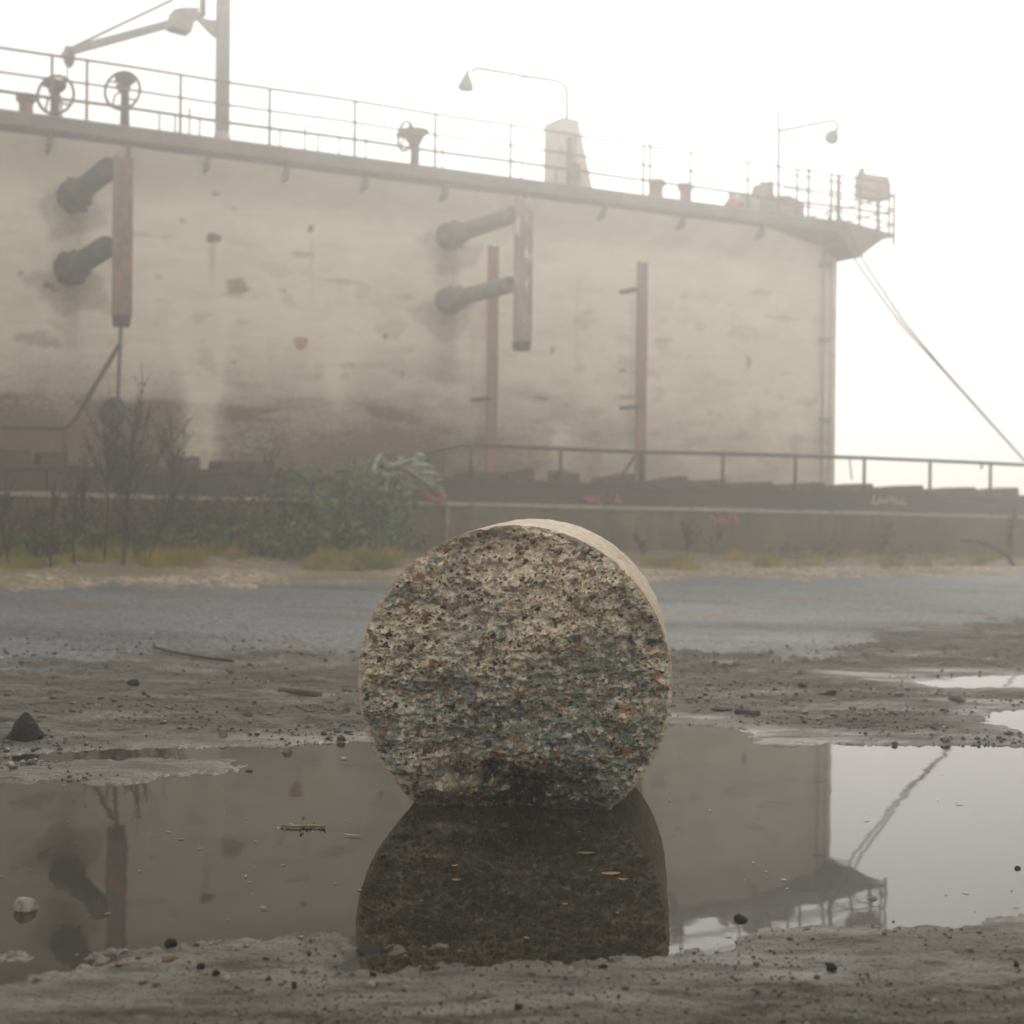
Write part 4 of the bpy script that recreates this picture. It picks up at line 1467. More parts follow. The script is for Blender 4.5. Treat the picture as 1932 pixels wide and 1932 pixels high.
# tangle of old rope on the wall with a red hose
rpz = thing('rope_heap', 'tangled heap of pale old mooring rope on the wall beside the brambles', 'rope', on_n(785, 925, WN + .2))


def loop(cx, cy, rx, ry, nn, turns, jit, ph=0.0):
    pts = []
    m = int(26 * turns)
    for i in range(m):
        a = 2 * math.pi * i / 26 + ph
        k = 1 + jit * math.sin(i * .9 + ph * 3)
        q = on_n(cx + rx * k * math.cos(a), cy + ry * k * math.sin(a * 1.0) + 3 * math.sin(a * 2 + ph), nn)
        pts.append(q - NV_ * (.1 * math.sin(a * 1.5 + ph)))
    return pts


b = MB(); b2_ = MB()
for k in range(17):
    cx, cy = 780 + RNG.normal(0, 14), 900 + RNG.normal(0, 9)
    ctl = [on_n(cx + RNG.uniform(-48, 44), cy + RNG.uniform(-22, 18), WN + RNG.uniform(-.3, .05)) for _ in range(6)]
    pts = []
    for i in range(1, len(ctl) - 2):
        for j in range(9):
            t_ = j / 9
            a_, b_, c_, d_ = ctl[i - 1], ctl[i], ctl[i + 1], ctl[i + 2]
            pts.append(.5 * (2 * b_ + (c_ - a_) * t_ + (2 * a_ - 5 * b_ + 4 * c_ - d_) * t_ ** 2 + (3 * b_ - a_ - 3 * c_ + d_) * t_ ** 3))
    (b if k % 3 else b2_).tube(pts, RNG.uniform(.022, .036), 7)
b.build('rope_coil', M['rope_dirty'], rpz); b2_.build('rope_coil', M['rope_green'], rpz)
b = MB()
b.tube([on_n(px, py, WN - .07) for px, py in ((815, 912), (834, 922), (843, 945), (845, 975), (842, 1010), (846, 1030))], .016, 6)
b.build('hanging_strand', M['rope_green'], rpz)
b = MB()
b.tube([on_n(px, py, WN - .1) for px, py in ((786, 912), (796, 928), (812, 941), (828, 946), (836, 940), (832, 928), (822, 930))], .036, 8)
tag(b.build('hose', M['hose'], None, None, on_n(812, 941, WN - .1)), 'thick red hose loop hanging over the wall below the rope heap', 'hose')
for (x0, y0, x1, y1, lab) in ((730, 866, 792, 862, 'grey timber baulk lying behind the rope heap, left one of two'), (800, 868, 838, 862, 'grey timber baulk stub right of the rope heap, right one of two')):
    a, c_ = on_n(x0, y0, EN + .2), on_n(x1, y1, EN + .2)
    b = MB(); b.box((a + c_) / 2, (np.linalg.norm(a - c_), .2, .13), AXS, .012)
    b.box((a + c_) / 2 - ZV * .13 + NV_ * .03, (np.linalg.norm(a - c_) * .9, .2, .11), AXS, .012)
    tag(b.build('timber_baulk', M['timber'], None, None, (a + c_) / 2), lab, 'timber', 'timber baulks beside the rope')

# ------------------------------------------------------------------ plants
def gz(x, y):
    return float(ground_all(np.array([x], float), np.array([y], float))[0][0])


def leaf(b, p, size, up=None):
    d = unit(RNG.normal(0, 1, 3)); e = unit(np.cross(d, RNG.normal(0, 1, 3)))
    l, w_ = size, size * .55
    p = v3(p)
    b.add([p, p + d * l * .5 + e * w_ * .5, p + d * l, p + d * l * .5 - e * w_ * .5], [(0, 1, 2, 3)])


def shrub(name, lab, cat, blobs, n_leaf, size, mleaf, n_stem, group=None, mstem=None):
    """blobs: (px, py, half width px, half height px, n)"""
    q0 = on_n(blobs[0][0], 1045, blobs[0][4])
    root = thing(name, lab, cat, (q0[0], q0[1], gz(q0[0], q0[1])), group)
    areas = np.array([bl[2] * bl[3] for bl in blobs], float); areas /= areas.sum()
    fb = MB()
    for i in range(n_leaf):
        bx, by, rw, rh, nn = blobs[RNG.choice(len(blobs), p=areas)]
        while True:
            o = RNG.uniform(-1, 1, 3)
            rr = np.linalg.norm(o)
            if rr < 1: break
        o = o / max(rr, 1e-6) * rr ** .6
        px, py = bx + o[0] * rw, by + o[1] * rh
        nz_ = gnoise(np.array([px * .045]), np.array([py * .05 + nn]), 333)[0] + .6 * gnoise(np.array([px * .13]), np.array([py * .13]), 335)[0]
        if nz_ < .0 and RNG.random() < .9: continue
        p = on_n(px, py, nn + o[2] * rw * .0062)
        u_, n_ = un_of(p[0], p[1])
        if n_ > WN - .03 and p[2] < wt_(u_) + .05: continue
        leaf(fb, p, size * RNG.uniform(.6, 1.35))
    fb.build('foliage', mleaf, root)
    sb_ = MB()
    for i in range(n_stem):
        bx, by, rw, rh, nn = blobs[RNG.choice(len(blobs), p=areas)]
        q = on_n(bx + RNG.uniform(-rw, rw) * .7, 1044, nn - .05); q[2] = gz(q[0], q[1]) - .03
        tip = on_n(bx + RNG.uniform(-1, 1) * rw, by - rh * RNG.uniform(.2, 1.0), nn + RNG.uniform(-.3, .1))
        mid = (q + tip) / 2 + v3((RNG.normal(0, .06), RNG.normal(0, .04), .08))
        sb_.tube([q, mid, tip], [.009, .007, .003], 5)
    sb_.build('stem', mstem or M['bark'], root)
    return root


shrub('bramble_bush', 'dense green bramble bush climbing over the quay wall', 'bush',
      [(585, 905, 55, 34, 16.9), (655, 898, 62, 30, 17.0), (705, 905, 45, 28, 17.0), (600, 985, 85, 62, 16.45), (560, 930, 60, 48, 16.7), (690, 975, 85, 65, 16.5), (690, 920, 60, 40, 16.9), (770, 1000, 45, 40, 16.5), (520, 1000, 60, 45, 16.3), (740, 950, 45, 40, 16.8), (640, 1010, 120, 36, 16.2)],
      6500, .07, M['leaf_bramble'], 60)
shrub('nettle_patch', 'low bright green nettles at the foot of the brambles', 'plants', [(470, 1015, 60, 26, 16.0), (395, 1010, 40, 26, 16.0), (560, 1030, 60, 15, 15.9), (300, 1015, 60, 24, 15.9)], 1900, .045, M['leaf_green'], 20)
shrub('undergrowth', 'dark brown dying undergrowth at the far left below the wall', 'bush', [(20, 985, 70, 60, 16.2), (100, 1000, 70, 50, 16.2), (180, 985, 60, 55, 16.3)], 2500, .05, M['leaf_brown'], 60, None, M['dry_stem'])
shrub('undergrowth', 'olive brown undergrowth between the bare weeds and the brambles', 'bush', [(260, 990, 60, 50, 16.3), (350, 975, 70, 50, 16.4), (440, 965, 50, 50, 16.5)], 2400, .05, M['leaf_brown'], 60, None, M['dry_stem'])
shrub('ground_ivy', 'low green ivy under the bare weeds at the left', 'plants', [(20, 1022, 45, 24, 15.7), (100, 1018, 45, 26, 15.8), (190, 1020, 45, 24, 15.8), (150, 985, 40, 25, 16.1)], 1300, .05, M['leaf_green'], 6)


def weed(lab, px, ytop, nn, lean, spread, branches, r0=.011, cat='weed', mat='bark', leaves=0, name='bare_weed', ybase=1044, group='bare weeds before the wall', lm='leaf_brown'):
    q = on_n(px, ybase, nn); q[2] = gz(q[0], q[1]) - .03
    tip = on_n(px + lean, ytop, nn)
    root = thing(name, lab, cat, q, group)
    b = MB()
    h = tip[2] - q[2]
    r0 = r0 * 1.05; branches = int(branches * .8)
    bend = v3((RNG.normal(0, .05), RNG.normal(0, .05), 0)) * h
    main = [q * (1 - s) + tip * s + bend * math.sin(math.pi * s) for s in np.linspace(0, 1, 9)]
    b.tube(main, [r0 * (1 - .75 * s) for s in np.linspace(0, 1, 9)], 6)
    fb = MB()
    for k in range(branches):
        s = RNG.uniform(.2, .8)
        i = s * 8; i0 = int(i)
        p = main[i0] * (1 - (i - i0)) + main[min(i0 + 1, 8)] * (i - i0)
        d = unit((RNG.normal(0, .8), RNG.normal(0, .5), RNG.uniform(1.2, 2.6)))
        L = h * RNG.uniform(.14, .42) * spread * (1.15 - .6 * s)
        e = p + d * L
        m_ = (p + e) / 2 + v3((d[0], d[1], -.2)) * L * .12
        b.tube([p, m_, e], [r0 * .5 * (1 - .4 * s), r0 * .38, r0 * .18], 5)
        for j in range(7):
            tt = RNG.uniform(.2, 1)
            p2 = p * (1 - tt) + e * tt
            d2 = unit(d + RNG.normal(0, .45, 3) + v3((0, 0, .3)))
            e2 = p2 + d2 * L * RNG.uniform(.2, .42)
            b.tube([p2, e2], [r0 * .26, r0 * .12], 4)
            if leaves:
                for _ in range(leaves):
                    leaf(fb, e2 + RNG.normal(0, .012, 3), RNG.uniform(.02, .045))
    b.build('stem', M[mat], root)
    if leaves:
        fb.build('foliage', M[lm], root)
    return root


weed('tallest bare branching weed at the left, seen against the hull', 232, 752, 15.0, 28, 1.25, 42, .016, leaves=1, ybase=1046)
weed('tall bare weed with a dark bushy head below the hanging tyre', 196, 775, 15.1, -2, 1.0, 34, .013, leaves=2)
weed('tall bare weed leaning right, right of the tallest weed', 275, 775, 15.2, 45, .9, 30, .013, leaves=1)
weed('short bare weed left of the handrail stub', 95, 890, 14.8, 4, .9, 16, .012)
weed('dark forked bare weed below the handrail stub', 140, 880, 14.9, 10, 1.0, 22, .013)
weed('knee high bare weed just left of the brambles', 430, 880, 16.2, 20, .8, 16, .009)
weed('single thin bare stalk rising beside the brambles', 495, 820, 16.4, 26, .5, 10, .009)
weed('bare dark weed at the extreme left edge before the beam', 18, 900, 15.0, -6, .9, 20, .011)
weed('bare dark weed left of the tall weeds, below the bent bar', 170, 850, 15.4, -12, 1.0, 24, .011, leaves=1)
weed('slanting bare weed right of the tall weeds before the red part of the beam', 310, 850, 15.6, 34, .8, 20, .010)
weed('slanting bare stalk at the left flank of the brambles', 470, 860, 15.8, 45, .6, 12, .009)
weed('brown dead cane standing out of the brambles below the sloping rail', 640, 868, 16.2, 18, .8, 14, .008, mat='dry_stem', leaves=1)
weed('brown dead cane leaning out of the left half of the brambles', 555, 872, 16.1, -22, .8, 14, .008, mat='dry_stem', leaves=1)
weed('small bare weed before the beam near the pale hull streak', 350, 875, 16.3, 14, .8, 14, .009)
weed('dry twiggy shrub against the quay wall right of the concrete cylinder', 1300, 985, 16.2, -8, 1.6, 40, .010, 'shrub', 'dry_stem', 1, 'twiggy_shrub', 1058, 'dry shrubs along the wall')
weed('slim dry shrub leaning right beside the red graffiti on the wall', 1340, 992, 16.4, 28, 1.3, 22, .008, 'shrub', 'dry_stem', 1, 'twiggy_shrub', 1058, 'dry shrubs along the wall')
weed('small dark dry shrub at the wall foot behind the smooth concrete side', 1215, 1010, 16.0, -18, 1.6, 26, .008, 'shrub', 'dry_stem', 1, 'twiggy_shrub', 1062, 'dry shrubs along the wall')
weed('low dry shrub against the wall below the yellow graffiti', 1660, 985, 16.4, 16, 1.6, 30, .008, 'shrub', 'dry_stem', 2, 'twiggy_shrub', 1052, 'dry shrubs along the wall', 'leaf_brown')
weed('thin bare sapling standing at the right edge of the verge', 1908, 950, 14.6, 10, .9, 18, .012, 'sapling', 'dry_stem', 1, 'sapling', 1082, None)
shrub('weed_patch', 'olive weeds at the wall foot right of the dry shrubs', 'plants', [(1500, 1042, 55, 16, 16.0), (1560, 1035, 60, 18, 16.2), (1700, 1035, 60, 16, 16.2)], 900, .04, M['leaf_brown'], 20, None, M['dry_stem'])
b = MB()
pts = [on_n(1812, 1020, 15.3), on_n(1850, 1022, 15.2), on_n(1880, 1034, 15.0), on_n(1902, 1052, 14.8), on_n(1918, 1075, 14.6)]
b.tube(pts, [.012, .022, .026, .024, .02], 6)
fb = br = thing('fallen_branch', 'mossy dark branch bent towards the ground beside the sapling', 'branch', pts[-1])
b.build('limb', M['bark'], br)
lb = MB()
for i in range(260):
    s = RNG.uniform(0, 4); i0 = min(int(s), 3)
    p = pts[i0] * (1 - (s - i0)) + pts[i0 + 1] * (s - i0) + RNG.normal(0, .035, 3)
    leaf(lb, p, .035)
lb.build('foliage', M['leaf_bramble'], br)

# grass on the verge: uncountable
gv, gq = [], []
px_patches = [(40, 1082, 95, 10, 380), (170, 1080, 60, 9, 260), (330, 1074, 100, 12, 900), (190, 1062, 140, 8, 300), (640, 1078, 70, 7, 900), (520, 1065, 120, 8, 200), (740, 1066, 60, 10, 600),
              (1340, 1068, 90, 9, 420), (1480, 1076, 60, 5, 300), (1600, 1060, 130, 8, 450), (1760, 1076, 110, 6, 320), (1850, 1062, 110, 9, 420), (1250, 1075, 50, 6, 150), (900, 1060, 260, 12, 260), (1690, 1083, 50, 3, 160)]
for cx, cy, rw, rh, cnt in px_patches:
    ncl = max(4, cnt // 55)
    cen = [(cx + RNG.normal(0, .55) * rw, cy + RNG.normal(0, .5) * rh, RNG.uniform(.4, 1.5)) for _ in range(ncl)]
    for i in range(cnt):
        c0_ = cen[RNG.integers(ncl)]; tall_ = c0_[2]
        p = on_ground(c0_[0] + RNG.normal(0, 9), c0_[1] + RNG.normal(0, 1.6))
        if un_of(p[0], p[1])[1] > WN - .1: continue
        p[2] = gz(p[0], p[1]) if i % 6 == 0 else p[2]
        zb_ = p[2]
        for k in range(7):
            o = RNG.normal(0, .035, 2)
            h = RNG.uniform(.03, .13) * tall_ * (1.4 if cnt > 800 else 1); d = RNG.normal(0, .04, 2); wv = RNG.uniform(.003, .006)
            a = len(gv)
            x_, y_ = p[0] + o[0], p[1] + o[1]
            gv += [(x_ - wv, y_, zb_ - .05), (x_ + wv, y_, zb_ - .05), (x_ + d[0] + wv * .3, y_ + d[1], zb_ + h), (x_ + d[0] - wv * .3, y_ + d[1], zb_ + h)]
            gq.append((a, a + 1, a + 2, a + 3))
tag(np_mesh('grass', gv, gq, M['grass'], False), 'yellow green grass along the verge', None, None, 'stuff')

# ------------------------------------------------------------------ stones and litter
def stone_mesh(name, mat, seed, sharp=False):
    import bmesh
    bm = bmesh.new()
    bmesh.ops.create_icosphere(bm, subdivisions=3, radius=1.0)
    rs = np.random.default_rng(seed)
    pl = [(unit(rs.normal(0, 1, 3)), rs.uniform(.55, .88)) for _ in range(11 if sharp else 7)]
    for v in bm.verts:
        p = v3(v.co)
        for n_, d_ in pl:
            e = p @ n_ - d_
            if e > 0: p = p - n_ * e * (.95 if sharp else .7)
        p = p + .06 * v3((gnoise(p[0] * 2.3, p[1] * 2.3 + p[2], seed), gnoise(p[1] * 2.3, p[2] * 2.3, seed + 1), gnoise(p[2] * 2.3, p[0] * 2.3 + p[1], seed + 2)))
        v.co = p
    me = bpy.data.meshes.new(name)
    bm.to_mesh(me); bm.free()
    me.materials.append(mat)
    for p in me.polygons: p.use_smooth = not sharp
    return me


def stone(px, py, wpx, hpx, mat, lab, sharp=False, seed=0, group=None, name='stone', cat='stone'):
    p = on_ground(px, py)
    s = p[1] / F
    o = bpy.data.objects.new(name, stone_mesh(name, M[mat], seed + int(px), sharp))
    COL.objects.link(o)
    hw, hh = wpx * s / 2, hpx * s
    o.scale = (hw * 1.12, hw * .95, hh * .72)
    zg = max(gz(p[0], p[1]), -.01)
    o.location = (p[0], p[1] + hw * .4, zg + hh * .3)
    o.rotation_euler = (RNG.normal(0, .1), RNG.normal(0, .1), RNG.uniform(0, 6))
    tag(o, lab, cat, group)
    return o


# the pointed black lump at the left is its own shape
def black_lump():
    p = on_ground(45, 1403); s = p[1] / F
    zg = max(gz(p[0], p[1]), 0)
    prof = [(-36, 0), (-37, 8), (-27, 20), (-24, 34), (-14, 45), (-6, 57), (4, 55), (12, 44), (20, 38), (26, 24), (35, 14), (34, 1)]
    b = MB()
    rings = 7
    V_, F_ = [], []
    for k in range(rings):
        f = k / (rings - 1)
        sc = math.sin(math.pi * (0.1 + 0.8 * f)) ** .55
        rs = np.random.default_rng(900 + k)
        for (x, z) in prof:
            V_.append((p[0] + x * s * sc * rs.uniform(.92, 1.05), p[1] + (f - .3) * 52 * s, zg - .012 + z * s * sc * rs.uniform(.92, 1.05)))
    m = len(prof)
    for k in range(rings - 1):
        for i in range(m):
            j = (i + 1) % m
            F_.append((k * m + i, k * m + j, (k + 1) * m + j, (k + 1) * m + i))
    F_.append(tuple(reversed(range(m)))); F_.append(tuple((rings - 1) * m + i for i in range(m)))
    b.add(V_, F_)
    tag(b.build('rock', M['stone_black'], None, None, (p[0], p[1], zg)), 'pointed black rock at the left edge of the puddle', 'rock')


black_lump()
stone(46, 1718, 52, 34, 'stone_pale', 'pale angular stone standing in shallow water at the lower left', True, 3)
stone(540, 1420, 24, 17, 'stone_grey', 'wedge shaped grey stone at the far shore left of the cylinder', True, 5)
stone(420, 1397, 18, 12, 'stone_grey', 'small grey stone on mud before the wedge shaped stone', True, 7)
stone(252, 1306, 26, 12, 'stone_black', 'flat black clod on the mud left of centre, beyond the rock', True, 9)
stone(183, 1343, 12, 10, 'stone_pale', 'small pale stone on the mud above the black rock', False, 11)
stone(18, 1448, 18, 8, 'stone_pale', 'pale flat stone on the mud spit below the black rock', False, 13)
stone(469, 1456, 18, 8, 'stone_black', 'dark stone at the tip of the mud spit', False, 15)
stone(1398, 1736, 28, 20, 'stone_black', 'round black stone with a wet top at the near right shore', False, 17)
stone(1648, 1698, 24, 11, 'stone_grey', 'flat grey brown stone in shallow water at the right', False, 19)
stone(1563, 1706, 16, 7, 'stone_grey', 'small half sunk stone left of the flat stone in the shallows', False, 21)
stone(1568, 1322, 26, 10, 'stone_black', 'black clod on the far mud right of the cylinder', True, 23)
stone(1808, 1330, 30, 16, 'stone_grey', 'brown grey lump of mud near the small right puddle', False, 25)
stone(1516, 1306, 20, 9, 'stone_black', 'dark clod on the far mud left of the black one', True, 27)
stone(1570, 1843, 20, 15, 'stone_black', 'dark angular stone on the near mud below the right shore', True, 29)
stone(1832, 1808, 13, 10, 'stone_orange', 'reddish brown stone on the near mud at the right', False, 31)
stone(1917, 1840, 13, 10, 'stone_black', 'black pebble on the near mud at the right edge', True, 33)
stone(1921, 1640, 16, 12, 'stone_black', 'black stone in the water at the right edge', True, 35)
stone(1786, 1690, 14, 8, 'stone_grey', 'small stone alone in the bright water at the right', True, 37)
stone(1117, 1813, 17, 13, 'stone_black', 'round black pebble on the shore below the cylinder mirror image', False, 39)
stone(1138, 1836, 18, 6, 'stone_black', 'flat black pebble just right and below the round one', False, 41)
stone(1077, 1842, 10, 12, 'stone_pale', 'tiny pale stone on the near mud below the cylinder', False, 43)
stone(699, 1873, 18, 11, 'stone_pale', 'pale stone on the near mud below the left side of the cylinder', False, 45)
stone(704, 1850, 13, 7, 'stone_black', 'black pebble just above a pale stone on the near mud', False, 47)
stone(695, 1797, 54, 16, 'stone_black', 'long wet black stone at the near shore below the cylinder', False, 49)
stone(324, 1792, 32, 16, 'stone_black', 'crumbly dark clod on the near shore at the left', True, 51)
stone(378, 1842, 17, 14, 'stone_black', 'black angular pebble on the near mud at the left', True, 53)
stone(407, 1853, 14, 10, 'stone_black', 'second dark pebble, right of the black angular one', False, 55)
stone(428, 1862, 13, 10, 'stone_pale', 'small cream pebble on the near mud right of two dark ones', False, 57)
stone(318, 1826, 24, 11, 'stone_orange', 'orange brown stone on the near shore at the left', False, 59)
stone(225, 1832, 17, 8, 'stone_orange', 'orange flint chip in the shallows left of the orange brown stone', False, 61)
stone(555, 1877, 12, 14, 'stone_black', 'upright dark pebble on the near mud left of the pale stone', True, 63)
stone(978, 1924, 14, 12, 'stone_black', 'dark pebble at the very bottom below the cylinder', True, 65)
stone(268, 1868, 15, 10, 'stone_orange', 'rusty pebble on the near mud with a dark one beside', False, 67)
stone(294, 1872, 15, 9, 'stone_grey', 'grey pebble on the near mud right of the rusty pebble', False, 69)
stone(1360, 1358 - 8, 44, 6, 'stone_black', 'long thin dark clod on the far mud right of the cylinder', True, 71)
stone(102, 1241, 10, 6, 'stone_black', 'black speck of stone on the wet asphalt at the left', False, 73)
stone(867, 1795, 18, 10, 'stone_grey', 'pale grey stone awash in the cylinder mirror image', False, 75)
stone(995, 1770, 24, 9, 'stone_grey', 'ring shaped grey stone awash below the cylinder', False, 77)
stone(1165, 1722, 16, 8, 'stone_grey', 'wet grey stone in the right part of the mirror image', False, 79)
stone(1040, 1718, 22, 6, 'stone_black', 'dark flat stone awash in the middle of the mirror image', False, 81)
stone(795, 1700, 40, 7, 'stone_grey', 'long flat stone awash in the left part of the mirror image', False, 83)


def floatleaf(px, py, wpx, mat, lab, seed, wr=.27):
    p = on_ground(px, py); p[2] = 0.004
    s = p[1] / F
    L = wpx * s
    rs = np.random.default_rng(seed)
    a = rs.normal(0, .35)
    d, e = v3((math.cos(a), math.sin(a), 0)), v3((-math.sin(a), math.cos(a), 0))
    b = MB()
    V_, F_ = [], []
    for i in range(9):
        t_ = i / 8
        w_ = L * wr * math.sin(math.pi * min(t_ * .96 + .02, 1)) ** .8
        cz = .0015 * (2 * t_ - 1) ** 2
        V_ += [p + d * L * (t_ - .5) + e * w_ + ZV * (cz + .0015), p + d * L * (t_ - .5) + ZV * cz, p + d * L * (t_ - .5) - e * w_ + ZV * (cz + .001)]
    for i in range(8):
        F_ += [(3 * i, 3 * i + 1, 3 * i + 4, 3 * i + 3), (3 * i + 1, 3 * i + 2, 3 * i + 5, 3 * i + 4)]
    b.add(V_, F_, True)
    tag(b.build('leaf', M[mat], None, None, p), lab, 'leaf', 'fallen leaves on the water')


floatleaf(1153, 1651, 36, 'leaf_fallen', 'largest orange leaf floating on the cylinder mirror image', 1)
floatleaf(1105, 1612, 34, 'weed_wet', 'long olive yellow leaf floating above the largest orange leaf', 2)
floatleaf(858, 1660 - 24, 16, 'leaf_fallen', 'small orange leaf on the left of the mirror image', 3)
floatleaf(860, 1663, 18, 'leaf_fallen', 'orange leaf in a row of dark litter on the mirror image', 4)
floatleaf(1175, 1662, 20, 'leaf_fallen', 'rust brown leaf just below the largest orange leaf', 5)
floatleaf(1066, 1709, 12, 'leaf_fallen', 'tiny orange leaf in the middle of the mirror image', 6)
floatleaf(1375, 1765, 16, 'leaf_pale', 'tan leaf at the near right shore by the round black stone', 7)
floatleaf(649, 1432, 14, 'leaf_pale', 'white petal like leaf on the water left of the cylinder', 8)
floatleaf(665, 1578, 34, 'leaf_pale', 'thin pale leaf floating left of the cylinder foot', 9, .1)
floatleaf(497, 1715, 12, 'leaf_pale', 'small yellow leaf on the left water', 10)
floatleaf(1810, 1517, 14, 'leaf_pale', 'pale leaf on the bright water at the right', 11)

# drowned weed floating left of the cylinder
p0 = on_ground(572, 1562); p0[2] = 0
dw = thing('floating_weed', 'yellow brown weed sprig floating left of the cylinder', 'weed', p0)
b = MB()
s = p0[1] / F
for i in range(46):
    x = RNG.uniform(-42, 42); tall = 7 if abs(x - 2) < 16 or x < -32 else 3
    q = p0 + v3((x * s, RNG.normal(0, .03), RNG.uniform(0, tall) * s * .55))
    leaf(b, q, RNG.uniform(.01, .022))
b.build('foliage', M['weed_wet'], dw)
b = MB(); b.tube([p0 + v3((x * s, 0.01 * math.sin(x), .006)) for x in (-42, -20, 0, 20, 42)], .004, 5); b.build('stem', M['weed_wet'], dw)


def stick(pts, r, mat, lab, name='stick', lift=.008):
    P_ = []
    for px, py in pts:
        p = on_ground(px, py); p[2] = max(gz(p[0], p[1]), 0) + lift
        P_.append(p)
    b = MB(); b.tube(P_, r, 6)
    tag(b.build(name, M[mat], None, None, P_[0]), lab, 'stick', 'sticks on the mud')


stick([(290, 1228), (293, 1235), (330, 1243), (385, 1251), (440, 1262)], .009, 'bark', 'long thin bent stick where the asphalt meets the mud at the left', lift=.02)
stick([(528, 1316), (560, 1320), (605, 1323)], .018, 'rust', 'short thick reddish stick on the mud left of the cylinder')
stick([(560, 1347), (580, 1352), (660, 1354)], .006, 'dry_stem', 'thin pale twig on the mud close to the cylinder')
stick([(1386, 1354), (1434, 1357)], .014, 'bark', 'short dark stick on the far shore right of the cylinder')

# small grit on the mud, uncountable
pv_, pq_ = [], []
ico = np.array([(0, 0, 1), (.89, 0, .45), (.28, .85, .45), (-.72, .53, .45), (-.72, -.53, .45), (.28, -.85, .45), (.72, .53, -.45), (-.28, .85, -.45), (-.89, 0, -.45), (-.28, -.85, -.45), (.72, -.53, -.45), (0, 0, -1)])
icf = [(0, 1, 2), (0, 2, 3), (0, 3, 4), (0, 4, 5), (0, 5, 1), (1, 6, 2), (2, 7, 3), (3, 8, 4), (4, 9, 5), (5, 10, 1), (1, 10, 6), (2, 6, 7), (3, 7, 8), (4, 8, 9), (5, 9, 10), (6, 11, 7), (7, 11, 8), (8, 11, 9), (9, 11, 10), (10, 11, 6)]
cand = []
NG = 23000
far_ = np.arange(NG) % 5 > 1
gpx = RNG.uniform(-150, 2080, NG)
gpy = np.where(far_, RNG.uniform(1225, 1490, NG), 1715 + 260 * RNG.random(NG) ** .8)
gd = fwd[None] * F + RT[None] * (gpx - 966)[:, None] + UP[None] * (966 - gpy)[:, None]
cand = (CAM + gd * (-CAM[2] / gd[:, 2])[:, None])[:, :2]
cz_, cd_ = ground_all(cand[:, 0], cand[:, 1])
clump = fbm(cand[:, 0] * 1.2, cand[:, 1] * 1.2, 3, 401)
ptint = []
GP = [(0.03, 0.029, 0.026), (0.06, 0.055, 0.048), (0.11, 0.1, 0.085), (0.3, 0.26, 0.2), (0.22, 0.11, 0.06)]
gp = (.62, .25, .115, .008, .007)
for i in range(len(cand)):
    if cd_[i] < .0 or RNG.random() > .4 + 1.1 * clump[i]: continue
    r = min(.0014 + RNG.exponential(.0019), .011)
    r *= 2.0 if cand[i, 1] > 4.6 else .72
    a = len(pv_)
    sc = RNG.uniform(.6, 1.2, 3) * r; sc[2] *= .75
    rot = RNG.uniform(0, 6.28); c0, s0 = math.cos(rot), math.sin(rot)
    q = ico * (1 + RNG.normal(0, .12, (12, 1))) * sc
    q = np.stack([q[:, 0] * c0 - q[:, 1] * s0, q[:, 0] * s0 + q[:, 1] * c0, q[:, 2]], 1) + (cand[i, 0], cand[i, 1], cz_[i] + r * .3)
    pv_ += q.tolist(); pq_ += [tuple(a + j for j in f) for f in icf]
    ptint += [GP[RNG.choice(5, p=gp)]] * 12
t = NT('grit_stone')
GM = t.done(t.attr('tint', True), 0.5)
tag(np_mesh('gravel', pv_, pq_, GM, False, {'tint': np.array(ptint)}), 'fine grit scattered over the mud', None, None, 'stuff')

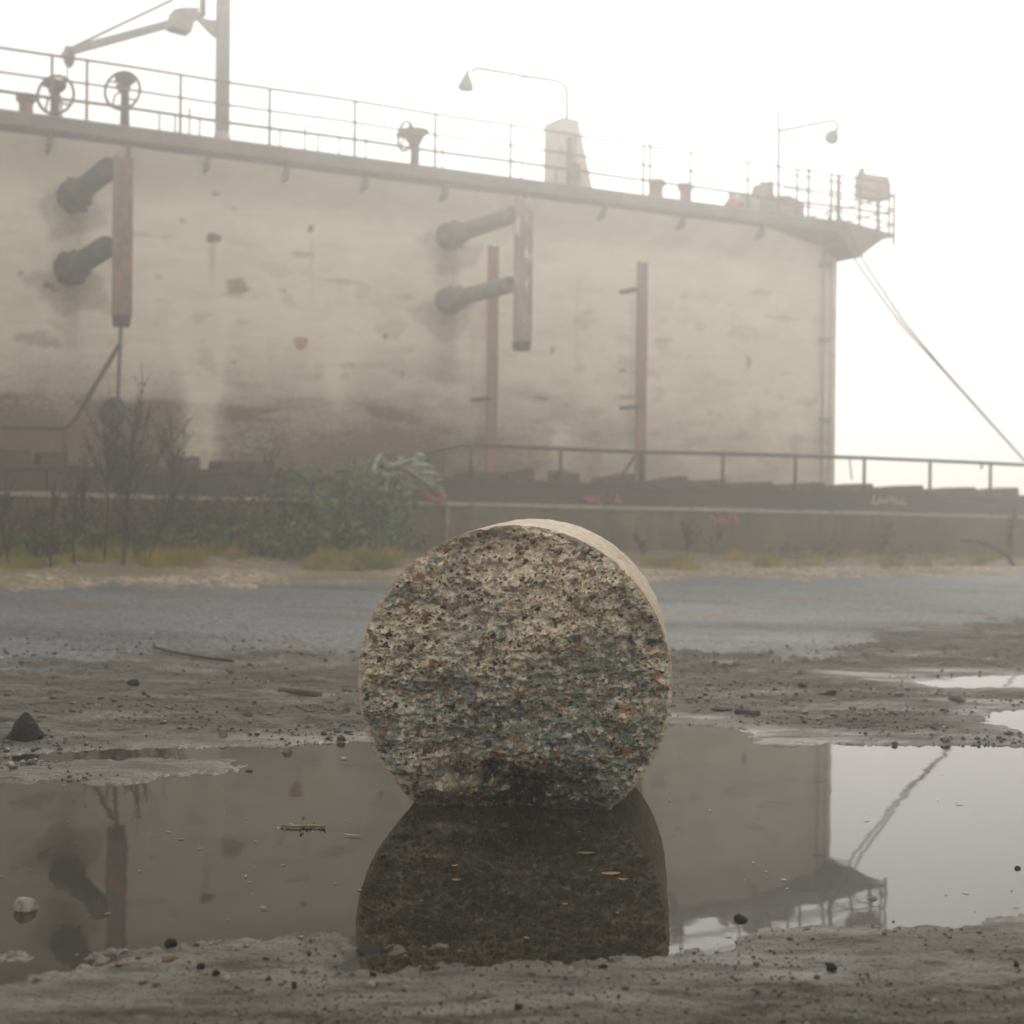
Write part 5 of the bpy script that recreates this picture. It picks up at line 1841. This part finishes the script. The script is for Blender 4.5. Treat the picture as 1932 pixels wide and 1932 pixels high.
# flecks drifting on the water, uncountable
fv, fq, ft = [], [], []
fp = np.stack([RNG.uniform(0, 1932, 230), RNG.uniform(1420, 1800, 230)], 1)
for px, py in fp:
    d_ = ray(px, py); p = CAM + d_ * (-CAM[2] / d_[2])
    if ground_all(np.array([p[0]]), np.array([p[1]]))[1][0] > -.01 or np.hypot(p[0] - ccen[0], p[1] - ccen[1] - .5) < .6: continue
    a = len(fv); L = .0015 + RNG.exponential(.003); w_ = L * RNG.uniform(.3, .8); th_ = RNG.uniform(0, 6.28)
    c0, s0 = math.cos(th_) * L, math.sin(th_) * L
    fv += [(p[0] - c0, p[1] - s0, .0025), (p[0] + s0 * .4, p[1] - c0 * .4, .003), (p[0] + c0, p[1] + s0, .0025), (p[0] - s0 * .4, p[1] + c0 * .4, .003)]
    fq.append((a, a + 1, a + 2, a + 3)); ft += [[(.16, .12, .06), (.04, .035, .025), (.18, .09, .03), (.2, .17, .11)][RNG.integers(4)]] * 4
tag(np_mesh('water_flecks', fv, fq, GM, False, {'tint': np.array(ft)}), 'tiny leaf flecks drifting on the puddle', None, None, 'stuff')

# ------------------------------------------------------------------ camera and render settings
cam = bpy.data.cameras.new('camera')
co = bpy.data.objects.new('camera', cam)
COL.objects.link(co)
cam.sensor_fit = 'HORIZONTAL'
cam.sensor_width = 56.0
cam.lens = 80.0
cam.clip_start = 0.05
cam.clip_end = 600
m = Matrix(((RT[0], UP[0], -fwd[0], CAM[0]), (RT[1], UP[1], -fwd[1], CAM[1]), (RT[2], UP[2], -fwd[2], CAM[2]), (0, 0, 0, 1)))
co.matrix_world = m
cam.dof.use_dof = True
cam.dof.focus_distance = 4.98
cam.dof.aperture_fstop = 4.4
scene.camera = co
for o in bpy.data.objects:
    if '_org' in o: del o['_org']
scene.render.engine = 'CYCLES'
scene.cycles.max_bounces = 8
scene.cycles.volume_bounces = 3
scene.cycles.diffuse_bounces = 3
scene.cycles.glossy_bounces = 4
scene.cycles.use_denoising = True
scene.cycles.use_adaptive_sampling = True
vs = scene.view_settings
scene.display_settings.display_device = 'sRGB'
vs.view_transform = 'Standard'
vs.look = 'None'
vs.exposure = 0.32
vs.gamma = 1.0
